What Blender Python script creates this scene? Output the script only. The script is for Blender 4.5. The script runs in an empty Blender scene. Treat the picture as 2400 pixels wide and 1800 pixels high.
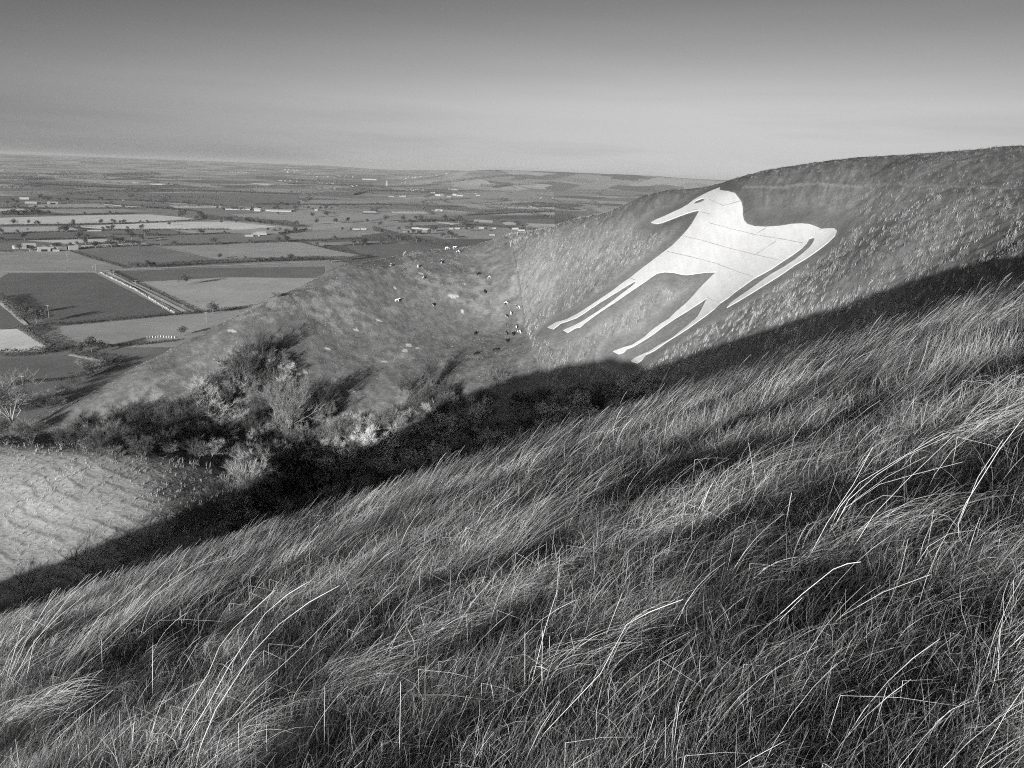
import bpy, bmesh, math, random
import numpy as np
from mathutils import Vector, Matrix
from mathutils.geometry import delaunay_2d_cdt
rng = np.random.default_rng(7); random.seed(7)
SC = bpy.context.scene
COL = SC.collection
# ------------------------------------------------------------------ camera, sky, sun
F, PIT, ROL = 1800.0, math.radians(15.4), math.radians(2.1)
c_, s_ = math.cos(ROL), math.sin(ROL)
right = Vector((c_, s_*math.sin(PIT), s_*math.cos(PIT)))
up = Vector((-s_, c_*math.sin(PIT), c_*math.cos(PIT)))
fwd = Vector((0, math.cos(PIT), -math.sin(PIT)))
cam = bpy.data.cameras.new('camera'); co = bpy.data.objects.new('camera', cam); COL.objects.link(co)
co.matrix_world = Matrix((right, up, -fwd)).transposed().to_4x4()
cam.sensor_width = 36; cam.lens = 27; cam.clip_start = 0.05; cam.clip_end = 120000
SC.camera = co
SUN_EL = math.radians(10.5); SUN_TR = math.radians(17.0)      # elevation; bearing the shadows run, from +Y towards +X
SD = Vector((math.sin(SUN_TR)*math.cos(SUN_EL), math.cos(SUN_TR)*math.cos(SUN_EL), -math.sin(SUN_EL)))
sl = bpy.data.lights.new('sun', 'SUN'); sl.energy = 4.6; sl.angle = math.radians(0.5); sl.color = (1.0, 0.995, 0.985)
so = bpy.data.objects.new('sun', sl); COL.objects.link(so); so.rotation_euler = SD.to_track_quat('-Z', 'Y').to_euler()
W = bpy.data.worlds.new('World'); SC.world = W; W.use_nodes = True
nt = W.node_tree; N = nt.nodes; L = nt.links
bg = N['Background']; sky = N.new('ShaderNodeTexSky'); sky.sky_type = 'NISHITA'; sky.sun_disc = False
sky.sun_elevation = SUN_EL; sky.sun_rotation = math.pi + SUN_TR; sky.altitude = 200; sky.air_density = 1.2; sky.dust_density = 1.6; sky.ozone_density = 1.0
sp = N.new('ShaderNodeSeparateColor'); L.new(sky.outputs[0], sp.inputs[0])
SKY_POW, SKY_K = 2.5, 0.061
def wm(op, a, b):
    m = N.new('ShaderNodeMath'); m.operation = op
    for i, q in enumerate((a, b)):
        if isinstance(q, (int, float)): m.inputs[i].default_value = q
        else: L.new(q, m.inputs[i])
    return m.outputs[0]
g = wm('ADD', wm('MULTIPLY', sp.outputs[0], 0.95), wm('MULTIPLY', sp.outputs[2], 0.05))      # seen in black and white through a red filter
g = wm('MINIMUM', wm('MULTIPLY', wm('POWER', g, SKY_POW), SKY_K), 26.0)
tc = N.new('ShaderNodeTexCoord'); sx_ = N.new('ShaderNodeSeparateXYZ'); cx_ = N.new('ShaderNodeCombineXYZ'); L.new(tc.outputs['Generated'], sx_.inputs[0])
L.new(sx_.outputs[0], cx_.inputs[0]); L.new(sx_.outputs[1], cx_.inputs[1]); L.new(wm('MAXIMUM', sx_.outputs[2], 0.075), cx_.inputs[2]); L.new(cx_.outputs[0], sky.inputs[0]); mp = N.new('ShaderNodeMapping'); mp.inputs['Scale'].default_value = (2.0, 2.0, 26)
L.new(tc.outputs['Generated'], mp.inputs[0]); nz = N.new('ShaderNodeTexNoise'); nz.inputs['Scale'].default_value = 1.6; nz.inputs['Detail'].default_value = 5
L.new(mp.outputs[0], nz.inputs['Vector'])
g = wm('MULTIPLY', g, wm('ADD', wm('MULTIPLY', nz.outputs[0], 0.12), 0.94))
mp2 = N.new('ShaderNodeMapping'); mp2.inputs['Scale'].default_value = (2.2, 2.2, 34); L.new(tc.outputs['Generated'], mp2.inputs[0]); nz2 = N.new('ShaderNodeTexNoise'); nz2.inputs['Scale'].default_value = 1.3; nz2.inputs['Detail'].default_value = 7; L.new(mp2.outputs[0], nz2.inputs['Vector'])
ml = N.new('ShaderNodeMapRange'); ml.inputs[1].default_value = .13; ml.inputs[2].default_value = .03; L.new(sx_.outputs[2], ml.inputs[0])
mc = N.new('ShaderNodeMapRange'); mc.inputs[1].default_value = .48; mc.inputs[2].default_value = .75; mc.inputs[3].default_value = 0; mc.inputs[4].default_value = .18; L.new(nz2.outputs[0], mc.inputs[0])
g = wm('MULTIPLY', g, wm('SUBTRACT', 1.0, wm('MULTIPLY', ml.outputs[0], mc.outputs[0])))
L.new(g, bg.inputs[0]); bg.inputs[1].default_value = 0.1
SC.view_settings.view_transform = 'Standard'; SC.view_settings.look = 'None'
SC.view_settings.exposure = 0.65; SC.view_settings.gamma = 1.0
SC.render.engine = 'CYCLES'
SC.cycles.use_denoising = False; SC.cycles.filter_width = 1.1; SC.cycles.adaptive_threshold = 0.02
SC.cycles.volume_bounces = 0; SC.cycles.max_bounces = 5; SC.cycles.diffuse_bounces = 2; SC.cycles.transparent_max_bounces = 8
# ------------------------------------------------------------------ helpers
def ray(u, v):
    a = (np.asarray(u, float)-1200)/F; b = -(np.asarray(v, float)-900)/F
    a2 = a*c_-b*s_; b2 = a*s_+b*c_
    return np.stack([a2, math.cos(PIT)+b2*math.sin(PIT), -math.sin(PIT)+b2*math.cos(PIT)], -1)
def at(u, v, D):
    r = ray(u, v); return r*(np.asarray(D)/np.hypot(r[..., 0], r[..., 1]))[..., None]
def onz(u, v, z):
    r = ray(u, v); return r*(z/r[..., 2])[..., None]
def hsh(i, j, s):
    h = (i.astype(np.int64)*374761393 + j.astype(np.int64)*668265263 + s*1442695041) & 0xffffffff
    h = ((h ^ (h >> 13))*1274126177) & 0xffffffff
    return ((h ^ (h >> 16)) & 0xffff)/65535.0
def vn(x, y, s=0):
    i = np.floor(x); j = np.floor(y); fx = x-i; fy = y-j; fx = fx*fx*(3-2*fx); fy = fy*fy*(3-2*fy)
    return (hsh(i, j, s)*(1-fx)+hsh(i+1, j, s)*fx)*(1-fy)+(hsh(i, j+1, s)*(1-fx)+hsh(i+1, j+1, s)*fx)*fy
def fbm(x, y, s=0, o=4):
    t = 0; a = 0.5; w = 0
    for k in range(o): t = t+a*vn(x*2**k, y*2**k, s+k*17); w += a; a *= 0.5
    return t/w
def ss(x, a, b):
    t = np.clip((x-a)/(b-a), 0, 1); return t*t*(3-2*t)
def inpoly(x, y, P):
    x = np.asarray(x); y = np.asarray(y); r = np.zeros(x.shape, bool); n = len(P)
    for i in range(n):
        x0, y0 = P[i]; x1, y1 = P[(i+1) % n]
        if y0 == y1: continue
        c = ((y0 > y) != (y1 > y)) & (x < (x1-x0)*(y-y0)/(y1-y0)+x0); r ^= c
    return r
def segdist(x, y, P, closed=True):
    d = np.full(np.shape(x), 1e9); n = len(P)
    for i in range(n if closed else n-1):
        x0, y0 = P[i]; x1, y1 = P[(i+1) % n]; dx, dy = x1-x0, y1-y0
        t = np.clip(((x-x0)*dx+(y-y0)*dy)/(dx*dx+dy*dy+1e-9), 0, 1)
        d = np.minimum(d, np.hypot(x-x0-t*dx, y-y0-t*dy))
    return d
# ------------------------------------------------------------------ the land
ZV = -140.0
GX, GY, KC, H0, R0 = 0.392, -0.152, 0.0080, 1.6, 26.0
def base(x, y):
    r = np.sqrt(y*y+.12*x*x)+1e-6
    q = np.where(r < R0, KC*r*r, KC*R0*R0+2*KC*R0*(r-R0)*0.9)
    lin = np.where(r < R0, 1.0, 1.0)
    return -H0+GX*x*lin+GY*y*lin-q
CP = [  # (u, v, horizontal distance) read off the photograph
 (110,985,238),(300,880,246),(500,780,258),(650,690,278),(800,620,305),(1000,585,335),(1200,548,342),(1330,520,322),(1430,497,310),(1500,462,302),(1560,446,296),(1660,441,290),
 (1740,426,305),(1860,407,312),(2050,390,310),(2200,379,302),(2400,369,290),(1740,437,275),(1900,431,262),(2100,433,240),(2400,438,212),
 (1688,443,283),(1530,520,285),(1560,590,262),(1620,560,262),(1750,540,258),(1960,545,240),(1900,640,225),(1480,850,228),(1700,720,226),(1290,770,258),(1400,700,252),(1350,610,288),
 (2100,560,205),(2250,560,190),(2400,560,170),(2400,620,150),(2200,670,168),(2000,700,188),(1800,760,200),(2100,690,178),
 (1228,750,280),(1100,700,296),(1100,620,326),(930,700,290),(1100,850,246),(900,850,250),(1250,850,243),(750,750,268),(500,860,243),(300,940,233),
 (700,950,226),(500,980,220),(500,1040,208),(620,1020,213),(300,1010,222),(150,1010,233),(0,1000,245),(850,960,224),
 (0,1042,208),(120,1048,199),(250,1057,190),(400,1080,184),(520,1098,184),(700,1080,206),(900,1020,212),(1100,960,218),(1400,930,212),(1700,850,192),(2000,770,172),(2250,700,150),(1000,1070,198),
 (0,1200,178),(120,1200,171),(250,1200,165),(400,1200,158),(0,1330,159),(120,1365,148),(250,1300,151),(520,1160,172)]
PX = [at(*c) for c in CP]
# the backs of the ridge, the combe floor behind the near brow, plateau and slopes outside the frame, some added as shadow casters
for (u, v, D) in CP[:12]:
    p = at(u, v, D); e = p/np.hypot(p[0], p[1])
    for dd, dz in ((35, -14), (90, -50), (170, -95)): PX.append(np.array([p[0]+e[0]*dd, p[1]+e[1]*dd, max(p[2]+dz, -150)]))
for (u, v, D) in CP[12:17]:
    p = at(u, v, D); e = p/np.hypot(p[0], p[1])
    PX.append(np.array([p[0]+e[0]*30, p[1]+e[1]*30, p[2]-1])); PX.append(np.array([p[0]+e[0]*80, p[1]+e[1]*80, p[2]-6])); PX.append(np.array([p[0]+e[0]*200, p[1]+e[1]*200, p[2]-25]))
for D, u, z in ((125,900,-72),(125,1200,-66),(120,1500,-57),(115,1800,-48),(105,2100,-39),(150,900,-77),(155,1200,-74),(150,1500,-66),(145,1800,-52),(100,700,-68),(95,400,-65),(95,100,-62),
                (165,1500,-65),(160,1350,-74)):
    a = math.atan((u-1200)/F); PX.append(np.array([math.sin(a)*D, math.cos(a)*D, z]))
for x, y, z in ((150,60,16),(200,0,22),(120,0,10),(250,150,25),(0,-100,8),(100,-150,20),(-100,-120,-20),(300,300,12),(260,420,-10),(45,32,6),(60,10,14),(-122,8,-50),(-100,4,-40),(-85,0,-24),(-48,-11,-9),(-35,-15,-6.5),(-40,40,-36),(-55,66,-55),(-75,75,-64),(-60,30,-40),(-52,85,-62),(-110,70,-68),(-180,20,-85),(-180,-100,-70),  # unseen land; the shoulders near the camera are raised to cast the combe shadow
                (-240,150,-105),(-240,250,-118),(-320,100,-140),(-280,330,-138),(-350,450,-150),(-200,560,-150),(0,620,-150),(-450,200,-150),(150,620,-120),(320,600,-30),(-400,-100,-140)):
    PX.append(np.array([x, y, z], float))
for r in (4, 9, 15, 22, 30):
    for k in range(12):
        a = k*math.pi/6; x, y = r*math.sin(a), r*math.cos(a); PX.append(np.array([x, y, base(np.array(x), np.array(y))]))
PX = np.array(PX, float)
def tps_fit(P, z, lam=2.0):
    n = len(P); d = np.hypot(P[:, None, 0]-P[None, :, 0], P[:, None, 1]-P[None, :, 1])
    K = d*d*np.log(d+1e-9)+np.eye(n)*lam
    A = np.zeros((n+3, n+3)); A[:n, :n] = K; A[:n, n] = 1; A[:n, n+1:] = P; A[n, :n] = 1; A[n+1:, :n] = P.T
    return np.linalg.solve(A, np.r_[z, 0, 0, 0])
SCL = 100.0
_P = PX[:, :2]/SCL
_W = tps_fit(_P, PX[:, 2]-base(PX[:, 0], PX[:, 1]), 0.004)
def resid(x, y):
    sh = x.shape; X = x.ravel()/SCL; Y = y.ravel()/SCL; o = np.empty(X.size)
    for i in range(0, X.size, 60000):
        a, b = X[i:i+60000], Y[i:i+60000]
        d2 = (a[:, None]-_P[None, :, 0])**2+(b[:, None]-_P[None, :, 1])**2
        o[i:i+60000] = (0.5*d2*np.log(d2+1e-12))@_W[:-3]+_W[-3]+_W[-2]*a+_W[-1]*b
    return o.reshape(sh)
def vale(x, y):
    r = np.hypot(x, y); az = np.degrees(np.arctan2(x, y))
    z = ZV+0*r
    n = fbm(az*0.35+40, r/9000, 5, 4)
    far = ss(r, 9000, 21000)
    dip = np.exp(-((az+9)/3.0)**2)
    z = z+far*(138+26*(n-0.5)-60*dip)
    hill = ss(r, 6200, 9000)*(1-ss(r, 9800, 14000))*ss(az, -9.5, -1.5)*(1-0.25*ss(az, 6, 20))
    z = z+hill*(1-far)*(162+12*(n-.5))
    z = z+ss(r, 3500, 7000)*(1-far)*14*(fbm(x/1500, y/1500, 9)-0.5)
    return z
def land(x, y):
    """smooth land without tussocks"""
    x = np.asarray(x, float); y = np.asarray(y, float); r = np.hypot(x, y)
    hl = base(x, y)
    m = (r > 10) & (r < 900)
    if m.any():
        q = np.zeros(r.shape); q[m] = resid(x[m], y[m])*ss(r[m], 10, 34); hl = hl+q
    v = vale(x, y)
    hl = hl+(v-60-hl)*ss(r, 620, 880)
    k = 0.8
    d = np.clip(hl-v, -40, 400)
    return v+np.where(d > 30, d, k*np.log1p(np.exp(np.minimum(d, 30)/k)))-0.0*r
HZ = [(1278,120),(1275,140),(1330,147),(1380,160),(1405,190),(1428,225),(1437,265),(1437,310),(1445,350),(1470,378),(1520,393),(1600,397),(1700,390),(1780,377),(1850,374),(1900,378),(1950,395),(1985,412),(2040,408),(2080,410),(2097,428),(2085,455),(2040,500),(1980,548),(1900,605),(1800,665),(1700,735),(1600,797),(1500,860),(1400,920),(1325,963),
 (1345,935),(1400,893),(1480,840),(1560,780),(1640,725),(1720,680),(1800,628),(1860,580),(1905,540),(1930,505),(1941,480),(1930,470),(1905,478),(1885,510),(1850,545),(1790,590),(1720,635),(1640,690),(1520,755),(1440,812),(1380,855),(1340,890),(1280,930),(1240,970),(1190,1010),(1120,1060),(1050,1110),(980,1155),(900,1205),(820,1262),(760,1290),(735,1325),(700,1350),(655,1335),(690,1310),(780,1270),(850,1225),(940,1175),(1010,1120),(1060,1080),(1100,1045),(1120,1025),(1150,970),(1175,920),(1187,893),
 (1150,920),(1050,985),(960,1040),(880,1095),(800,1155),(720,1205),(670,1235),(630,1250),(605,1275),(570,1287),(530,1268),(590,1245),(660,1225),(740,1175),(800,1120),(870,1070),(920,1040),(970,990),(1030,940),(1080,890),(1110,855),(1150,810),(1190,770),(1230,730),(1257,712),
 (1180,714),(1120,722),(1050,732),(1000,727),(950,715),(890,712),(840,720),(800,745),(760,775),(690,822),(620,870),(540,925),(470,970),(400,1018),(330,1070),(300,1098),(265,1105),(210,1137),(180,1120),(250,1090),(310,1060),(380,1015),(450,970),(520,920),(590,865),(650,820),(690,785),(680,778),
 (640,800),(560,850),(480,900),(400,950),(330,998),(270,1035),(200,1060),(160,1072),(110,1112),(70,1100),(130,1065),(200,1045),(280,1005),(350,960),(440,900),(530,840),(600,785),(650,752),(720,695),(800,635),(880,575),(940,530),(980,490),(1010,460),(1050,415),(1080,375),(1100,340),(1120,305),(1135,280),
 (1100,285),(1040,303),(980,325),(920,348),(870,367),(835,373),(795,365),(830,345),(880,325),(950,292),(1000,270),(1050,242),(1090,210),(1140,180),(1200,150),(1250,130)]
EYE = [(1087,233),(1110,212),(1150,197),(1168,198),(1165,212),(1140,225),(1100,235)]
JOINTS = [[(1012,460),(1150,492),(1330,545),(1530,595),(1718,638)],[(905,570),(1080,610),(1250,655),(1400,712),(1518,752)],[(1140,292),(1220,313)],[(1200,370),(1340,408),(1530,455),(1700,482),(1870,515)],[(1530,590),(1620,532),(1680,490)],[(1187,893),(1230,915),(1278,928)],[(1200,205),(1300,250),(1430,215)],[(1540,440),(1610,400)],[(645,757),(700,775)],[(1385,765),(1410,745)],[(1090,275),(1135,282)],[(1985,412),(1960,430)]]
def zp(pts, s, ox, oy): return [(ox+a/s, oy+b/s) for a, b in pts]
def hit(u, v, lo=60., hi=1400., n=420, f=None):
    f = f or land
    u = np.atleast_1d(np.asarray(u, float)); v = np.atleast_1d(np.asarray(v, float))
    r = ray(u, v); r = r/np.hypot(r[:, 0], r[:, 1])[:, None]
    D = np.geomspace(lo, hi, n)
    X = r[:, 0:1]*D; Y = r[:, 1:2]*D; Z = r[:, 2:3]*D
    H = np.concatenate([f(X[i:i+400], Y[i:i+400]) for i in range(0, len(u), 400)])
    below = Z < H; ok = below.any(1); k = np.argmax(below, 1); k = np.clip(k, 1, n-1)
    i = np.arange(len(u)); a = (Z-H)[i, k-1]; b = (Z-H)[i, k]; t = np.clip(a/(a-b+1e-9), 0, 1)
    d = D[k-1]*(1-t)+D[k]*t
    P = r*d[:, None]; P[~ok] = np.nan
    return P
hpx = zp(HZ, 2.989, 1260, 400)
Hh = hit([p[0] for p in hpx], [p[1] for p in hpx], 150, 420, 700)
# the ear reaches the skyline: anything that misses the hill takes the nearest hit's distance
for i in range(len(Hh)):
    if np.isnan(Hh[i, 0]) or np.hypot(*Hh[i, :2]) > 300: 
        Hh[i] = at(hpx[i][0], hpx[i][1], 284)
HORSE = [(p[0], p[1]) for p in Hh]
epx = zp(EYE, 2.989, 1260, 400); Eh = hit([p[0] for p in epx], [p[1] for p in epx], 150, 420, 700)
EYEP = [(p[0], p[1]) for p in Eh]
HB = (min(p[0] for p in HORSE)-12, max(p[0] for p in HORSE)+12, min(p[1] for p in HORSE)-12, max(p[1] for p in HORSE)+12)
def horse_d(x, y):
    """distance to the horse outline in plan, negative inside"""
    d = np.full(np.shape(x), 99.0); m = (x > HB[0]) & (x < HB[1]) & (y > HB[2]) & (y < HB[3])
    if m.any():
        a = segdist(x[m], y[m], HORSE); ins = inpoly(x[m], y[m], HORSE); d[m] = np.where(ins, -a, a)
    return d
def tuss(x, y, hd=None):
    r = np.hypot(x, y)
    near = (fbm(x/1.05+9, y/0.75, 3, 3)-0.5)*0.34*(1-ss(r, 30, 60))*ss(r, 0.6, 2.5)*(1-.5*ss(r, 5, 12))
    if hd is None: hd = horse_d(x, y)
    far = (fbm(x/1.7, y/2.2, 21, 3)-0.5)*(.75-.5*ss(-x, -18, 6))*ss(r, 50, 90)*(1-ss(r, 380, 470))*ss(hd, 1.5, 6)
    big = (fbm(x/14, y/14, 33, 3)-0.5)*1.6*ss(r, 70, 120)*(1-ss(r, 380, 470))*ss(hd, 2, 12)
    az = np.degrees(np.arctan2(x, y)); rag = (fbm(x/5, y/5, 37, 4)-.45)*3.0*ss(np.abs(az), 40, 50)*ss(r, 12, 30)*(1-ss(r, 110, 150))  # rag: bumps on unseen land, added to break up the cast shadow's edge
    return near+far+big*(.7-.4*ss(-x, -18, 6))+rag
def nland(x, y): return land(x, y)+tuss(x, y, np.full(np.shape(x), 99.0))
# ------------------------------------------------------------------ object helpers
def tag(o, label=None, cat=None, group=None, kind=None):
    if label: o['label'] = label
    if cat: o['category'] = cat
    if group: o['group'] = group
    if kind: o['kind'] = kind
    return o
def empty(name, loc=(0, 0, 0), rz=0.0, sc=1.0):
    o = bpy.data.objects.new(name, None); COL.objects.link(o); o.location = loc; o.rotation_euler = (0, 0, rz); o.scale = (sc,)*3; return o
def npmesh(name, V, Q, mats, parent=None, attrs=None, smooth=False, link=True, midx=None):
    """V (n,3); Q (m,3|4) int array"""
    me = bpy.data.meshes.new(name); V = np.asarray(V, np.float32); Q = np.asarray(Q, np.int32); k = Q.shape[1]
    me.vertices.add(len(V)); me.vertices.foreach_set('co', V.ravel())
    me.loops.add(Q.size); me.loops.foreach_set('vertex_index', Q.ravel())
    me.polygons.add(len(Q)); me.polygons.foreach_set('loop_start', np.arange(0, Q.size, k, dtype=np.int32))
    if smooth: me.polygons.foreach_set('use_smooth', np.ones(len(Q), bool))
    for a, arr in (attrs or {}).items():
        at_ = me.attributes.new(a, 'FLOAT', 'POINT'); at_.data.foreach_set('value', np.asarray(arr, np.float32))
    for m in (mats if isinstance(mats, list) else [mats]): me.materials.append(m)
    if midx is not None: me.polygons.foreach_set('material_index', np.asarray(midx, np.int32))
    me.update(calc_edges=True)
    if not link: return me
    o = bpy.data.objects.new(name, me); COL.objects.link(o); o.parent = parent
    return o
class MB:
    def __init__(s): s.v = []; s.f = []; s.m = []
    def add(s, V, Fs, m=0):
        b = len(s.v); s.v += [tuple(p) for p in V]; s.f += [tuple(i+b for i in f) for f in Fs]; s.m += [m]*len(Fs)
    def box(s, x0, x1, y0, y1, z0, z1, m=0):
        s.add([(x0,y0,z0),(x1,y0,z0),(x1,y1,z0),(x0,y1,z0),(x0,y0,z1),(x1,y0,z1),(x1,y1,z1),(x0,y1,z1)], [(0,3,2,1),(4,5,6,7),(0,1,5,4),(1,2,6,5),(2,3,7,6),(3,0,4,7)], m)
    def tube(s, pts, rad, n=6, m=0):
        pts = [Vector(p) for p in pts]; V = []; Fs = []
        for i, p in enumerate(pts):
            d = (pts[min(i+1, len(pts)-1)]-pts[max(i-1, 0)]).normalized(); a = d.orthogonal().normalized() if abs(d.z) > .9 else d.cross(Vector((0, 0, 1))).normalized(); b = d.cross(a)
            r = rad[i] if isinstance(rad, (list, tuple)) else rad
            V += [p+a*math.cos(2*math.pi*k/n)*r+b*math.sin(2*math.pi*k/n)*r for k in range(n)]
        for i in range(len(pts)-1):
            for k in range(n): Fs.append((i*n+k, i*n+(k+1) % n, (i+1)*n+(k+1) % n, (i+1)*n+k))
        Fs.append(tuple(range(n))[::-1]); Fs.append(tuple((len(pts)-1)*n+k for k in range(n))); s.add(V, Fs, m)
    def build(s, name, mats, parent=None, smooth=False):
        me = bpy.data.meshes.new(name); me.from_pydata(s.v, [], s.f)
        for m in (mats if isinstance(mats, list) else [mats]): me.materials.append(m)
        for p, i in zip(me.polygons, s.m): p.material_index = i; p.use_smooth = smooth
        o = bpy.data.objects.new(name, me); COL.objects.link(o); o.parent = parent; return o
def copy_tree(o, parent=None):
    c = o.copy(); COL.objects.link(c); c.parent = parent
    for ch in [k for k in o.children]: copy_tree(ch, c)
    return c
def mat(name, tone=0.3, attr=None, noise=(), rough=0.95, spec=0.15, bump=None, trans=0.0, amp=None):
    """grey diffuse material; tone from an attribute if given, modulated by noise textures (scale, amount, stretch)"""
    m = bpy.data.materials.new(name); m.use_nodes = True; n = m.node_tree.nodes; l = m.node_tree.links; b = n['Principled BSDF']
    b.inputs['Roughness'].default_value = rough; b.inputs['Specular IOR Level'].default_value = spec
    def M(op, a, c):
        q = n.new('ShaderNodeMath'); q.operation = op
        for i, w in enumerate((a, c)):
            if isinstance(w, (int, float)): q.inputs[i].default_value = w
            else: l.new(w, q.inputs[i])
        return q.outputs[0]
    if attr: A = n.new('ShaderNodeAttribute'); A.attribute_name = attr; val = A.outputs['Fac']
    else: A = n.new('ShaderNodeValue'); A.outputs[0].default_value = tone; val = A.outputs[0]
    t = n.new('ShaderNodeTexCoord')
    for (sc, am, st) in noise:
        mp = n.new('ShaderNodeMapping'); mp.inputs['Scale'].default_value = tuple(sc*k for k in st); l.new(t.outputs['Object'], mp.inputs[0])
        x = n.new('ShaderNodeTexNoise'); x.inputs['Scale'].default_value = 1; x.inputs['Detail'].default_value = 4; x.inputs['Roughness'].default_value = .6; l.new(mp.outputs[0], x.inputs['Vector'])
        val = M('MULTIPLY', val, M('ADD', M('MULTIPLY', x.outputs[0], 2*am), 1-am))
    l.new(val, b.inputs['Base Color'])
    if bump:
        x = n.new('ShaderNodeTexNoise'); x.inputs['Scale'].default_value = bump[0]; x.inputs['Detail'].default_value = 5; l.new(t.outputs['Object'], x.inputs['Vector'])
        bp = n.new('ShaderNodeBump'); bp.inputs['Strength'].default_value = 1; bp.inputs['Distance'].default_value = bump[1]; l.new(x.outputs[0], bp.inputs['Height']); l.new(bp.outputs[0], b.inputs['Normal'])
    if trans:
        tr = n.new('ShaderNodeBsdfTranslucent'); l.new(val, tr.inputs[0]); mx = n.new('ShaderNodeMixShader'); mx.inputs[0].default_value = trans
        l.new(b.outputs[0], mx.inputs[1]); l.new(tr.outputs[0], mx.inputs[2]); l.new(mx.outputs[0], n['Material Output'].inputs[0])
    return m
ISO = (1, 1, 1)
#@@GROUND
# ------------------------------------------------------------------ ground sheet
def gmat():
    m = mat('ground', attr='tone', noise=((0.9, .35, ISO), (0.12, .22, ISO)), bump=(1.3, .16))
    n = m.node_tree.nodes; l = m.node_tree.links; b = n['Principled BSDF']
    src = b.inputs['Base Color'].links[0].from_socket
    t = n.new('ShaderNodeTexCoord'); mp = n.new('ShaderNodeMapping'); mp.inputs['Scale'].default_value = (1/330., 1/520., 0); mp.inputs['Rotation'].default_value = (0, 0, .5); l.new(t.outputs['Object'], mp.inputs[0])
    vo = n.new('ShaderNodeTexVoronoi'); vo.distance = 'CHEBYCHEV'; vo.inputs['Scale'].default_value = 1; vo.inputs['Randomness'].default_value = .85; l.new(mp.outputs[0], vo.inputs['Vector'])
    rp = n.new('ShaderNodeMapRange'); rp.inputs[1].default_value = .15; rp.inputs[2].default_value = .9; rp.inputs[3].default_value = .18; rp.inputs[4].default_value = .52
    sx = n.new('ShaderNodeSeparateColor'); l.new(vo.outputs['Color'], sx.inputs[0]); l.new(sx.outputs[0], rp.inputs[0])
    A = n.new('ShaderNodeAttribute'); A.attribute_name = 'vale'
    x = n.new('ShaderNodeTexNoise'); x.inputs['Scale'].default_value = 1/60.; x.inputs['Detail'].default_value = 6; l.new(t.outputs['Object'], x.inputs['Vector'])
    q = n.new('ShaderNodeMath'); q.operation = 'MULTIPLY_ADD'; q.inputs[1].default_value = .7; q.inputs[2].default_value = .65; l.new(x.outputs[0], q.inputs[0])
    q2 = n.new('ShaderNodeMath'); q2.operation = 'MULTIPLY'; l.new(rp.outputs[0], q2.inputs[0]); l.new(q.outputs[0], q2.inputs[1])
    mx = n.new('ShaderNodeMix'); mx.data_type = 'FLOAT'; l.new(A.outputs['Fac'], mx.inputs[0]); l.new(src, mx.inputs[2]); l.new(q2.outputs[0], mx.inputs[3]); l.new(mx.outputs[0], b.inputs['Base Color'])
    return m
FENCE_PX = zp([(1895,700),(1893,760),(1920,900),(1945,1010),(1960,1150),(1985,1310)], 3.16, 600, 340)
FENCE = [tuple(p[:2]) for p in hit([p[0] for p in FENCE_PX], [p[1] for p in FENCE_PX], 150, 450, 600)]
SCAR_PX = [(1062,694,4.2,1.6),(986,641,1.6,.8),(925,676,1.2,.7),(889,752,1.6,.8),(958,810,2,1),(949,822,1.6,.7),(978,815,1.4,.6),(901,849,2,.8),(1083,731,1.2,.8),(1090,666,1,.7),(824,918,3.0,.9),(835,773,1.4,.8),(768,817,1.6,.6),(545,776,3.2,.8),(715,872,1.2,.6),(700,875,1.2,.6),(905,848,2,.7)]
SCP = hit([p[0] for p in SCAR_PX], [p[1] for p in SCAR_PX], 100, 450, 500)
_cp = hit([0,120,250,400,520,545,430,310,150,0], [1040,1046,1056,1078,1096,1150,1235,1320,1385,1430], 60, 450, 500); print('COMBE', _cp.round())
COMBE = [tuple(p[:2]) for p in _cp]+[(-120,75),(-230,120),(-200,170)]
def combe_mask(x, y):
    m = np.zeros(np.shape(x)); k = (np.hypot(x, y) < 300) & (x < 20) & (y > 40)
    if k.any():
        d = segdist(x[k], y[k], COMBE); i = inpoly(x[k], y[k], COMBE); m[k] = np.where(i, ss(d, 0, 5), 0)
    return m
def terrace(x, y):
    w = (x*.47+y*.88)+9*fbm(x/34, y/34, 71)+2.0*fbm(x/7, y/7, 72)
    return np.sin(w*2*math.pi/3.3)*ss(fbm(x/22, y/22, 73), .3, .55)
PATHL = [tuple(p[:2]) for p in hit([1740,1850,1950,2050,2150,2280,2400,2500], [438,436,433,431,436,438,439,438], 150, 450, 600) if not np.isnan(p[0])]
streak = lambda x, y: fbm((x*.87-y*.5)/.75, (x*.5+y*.87)/3.0, 151, 2)
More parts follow.
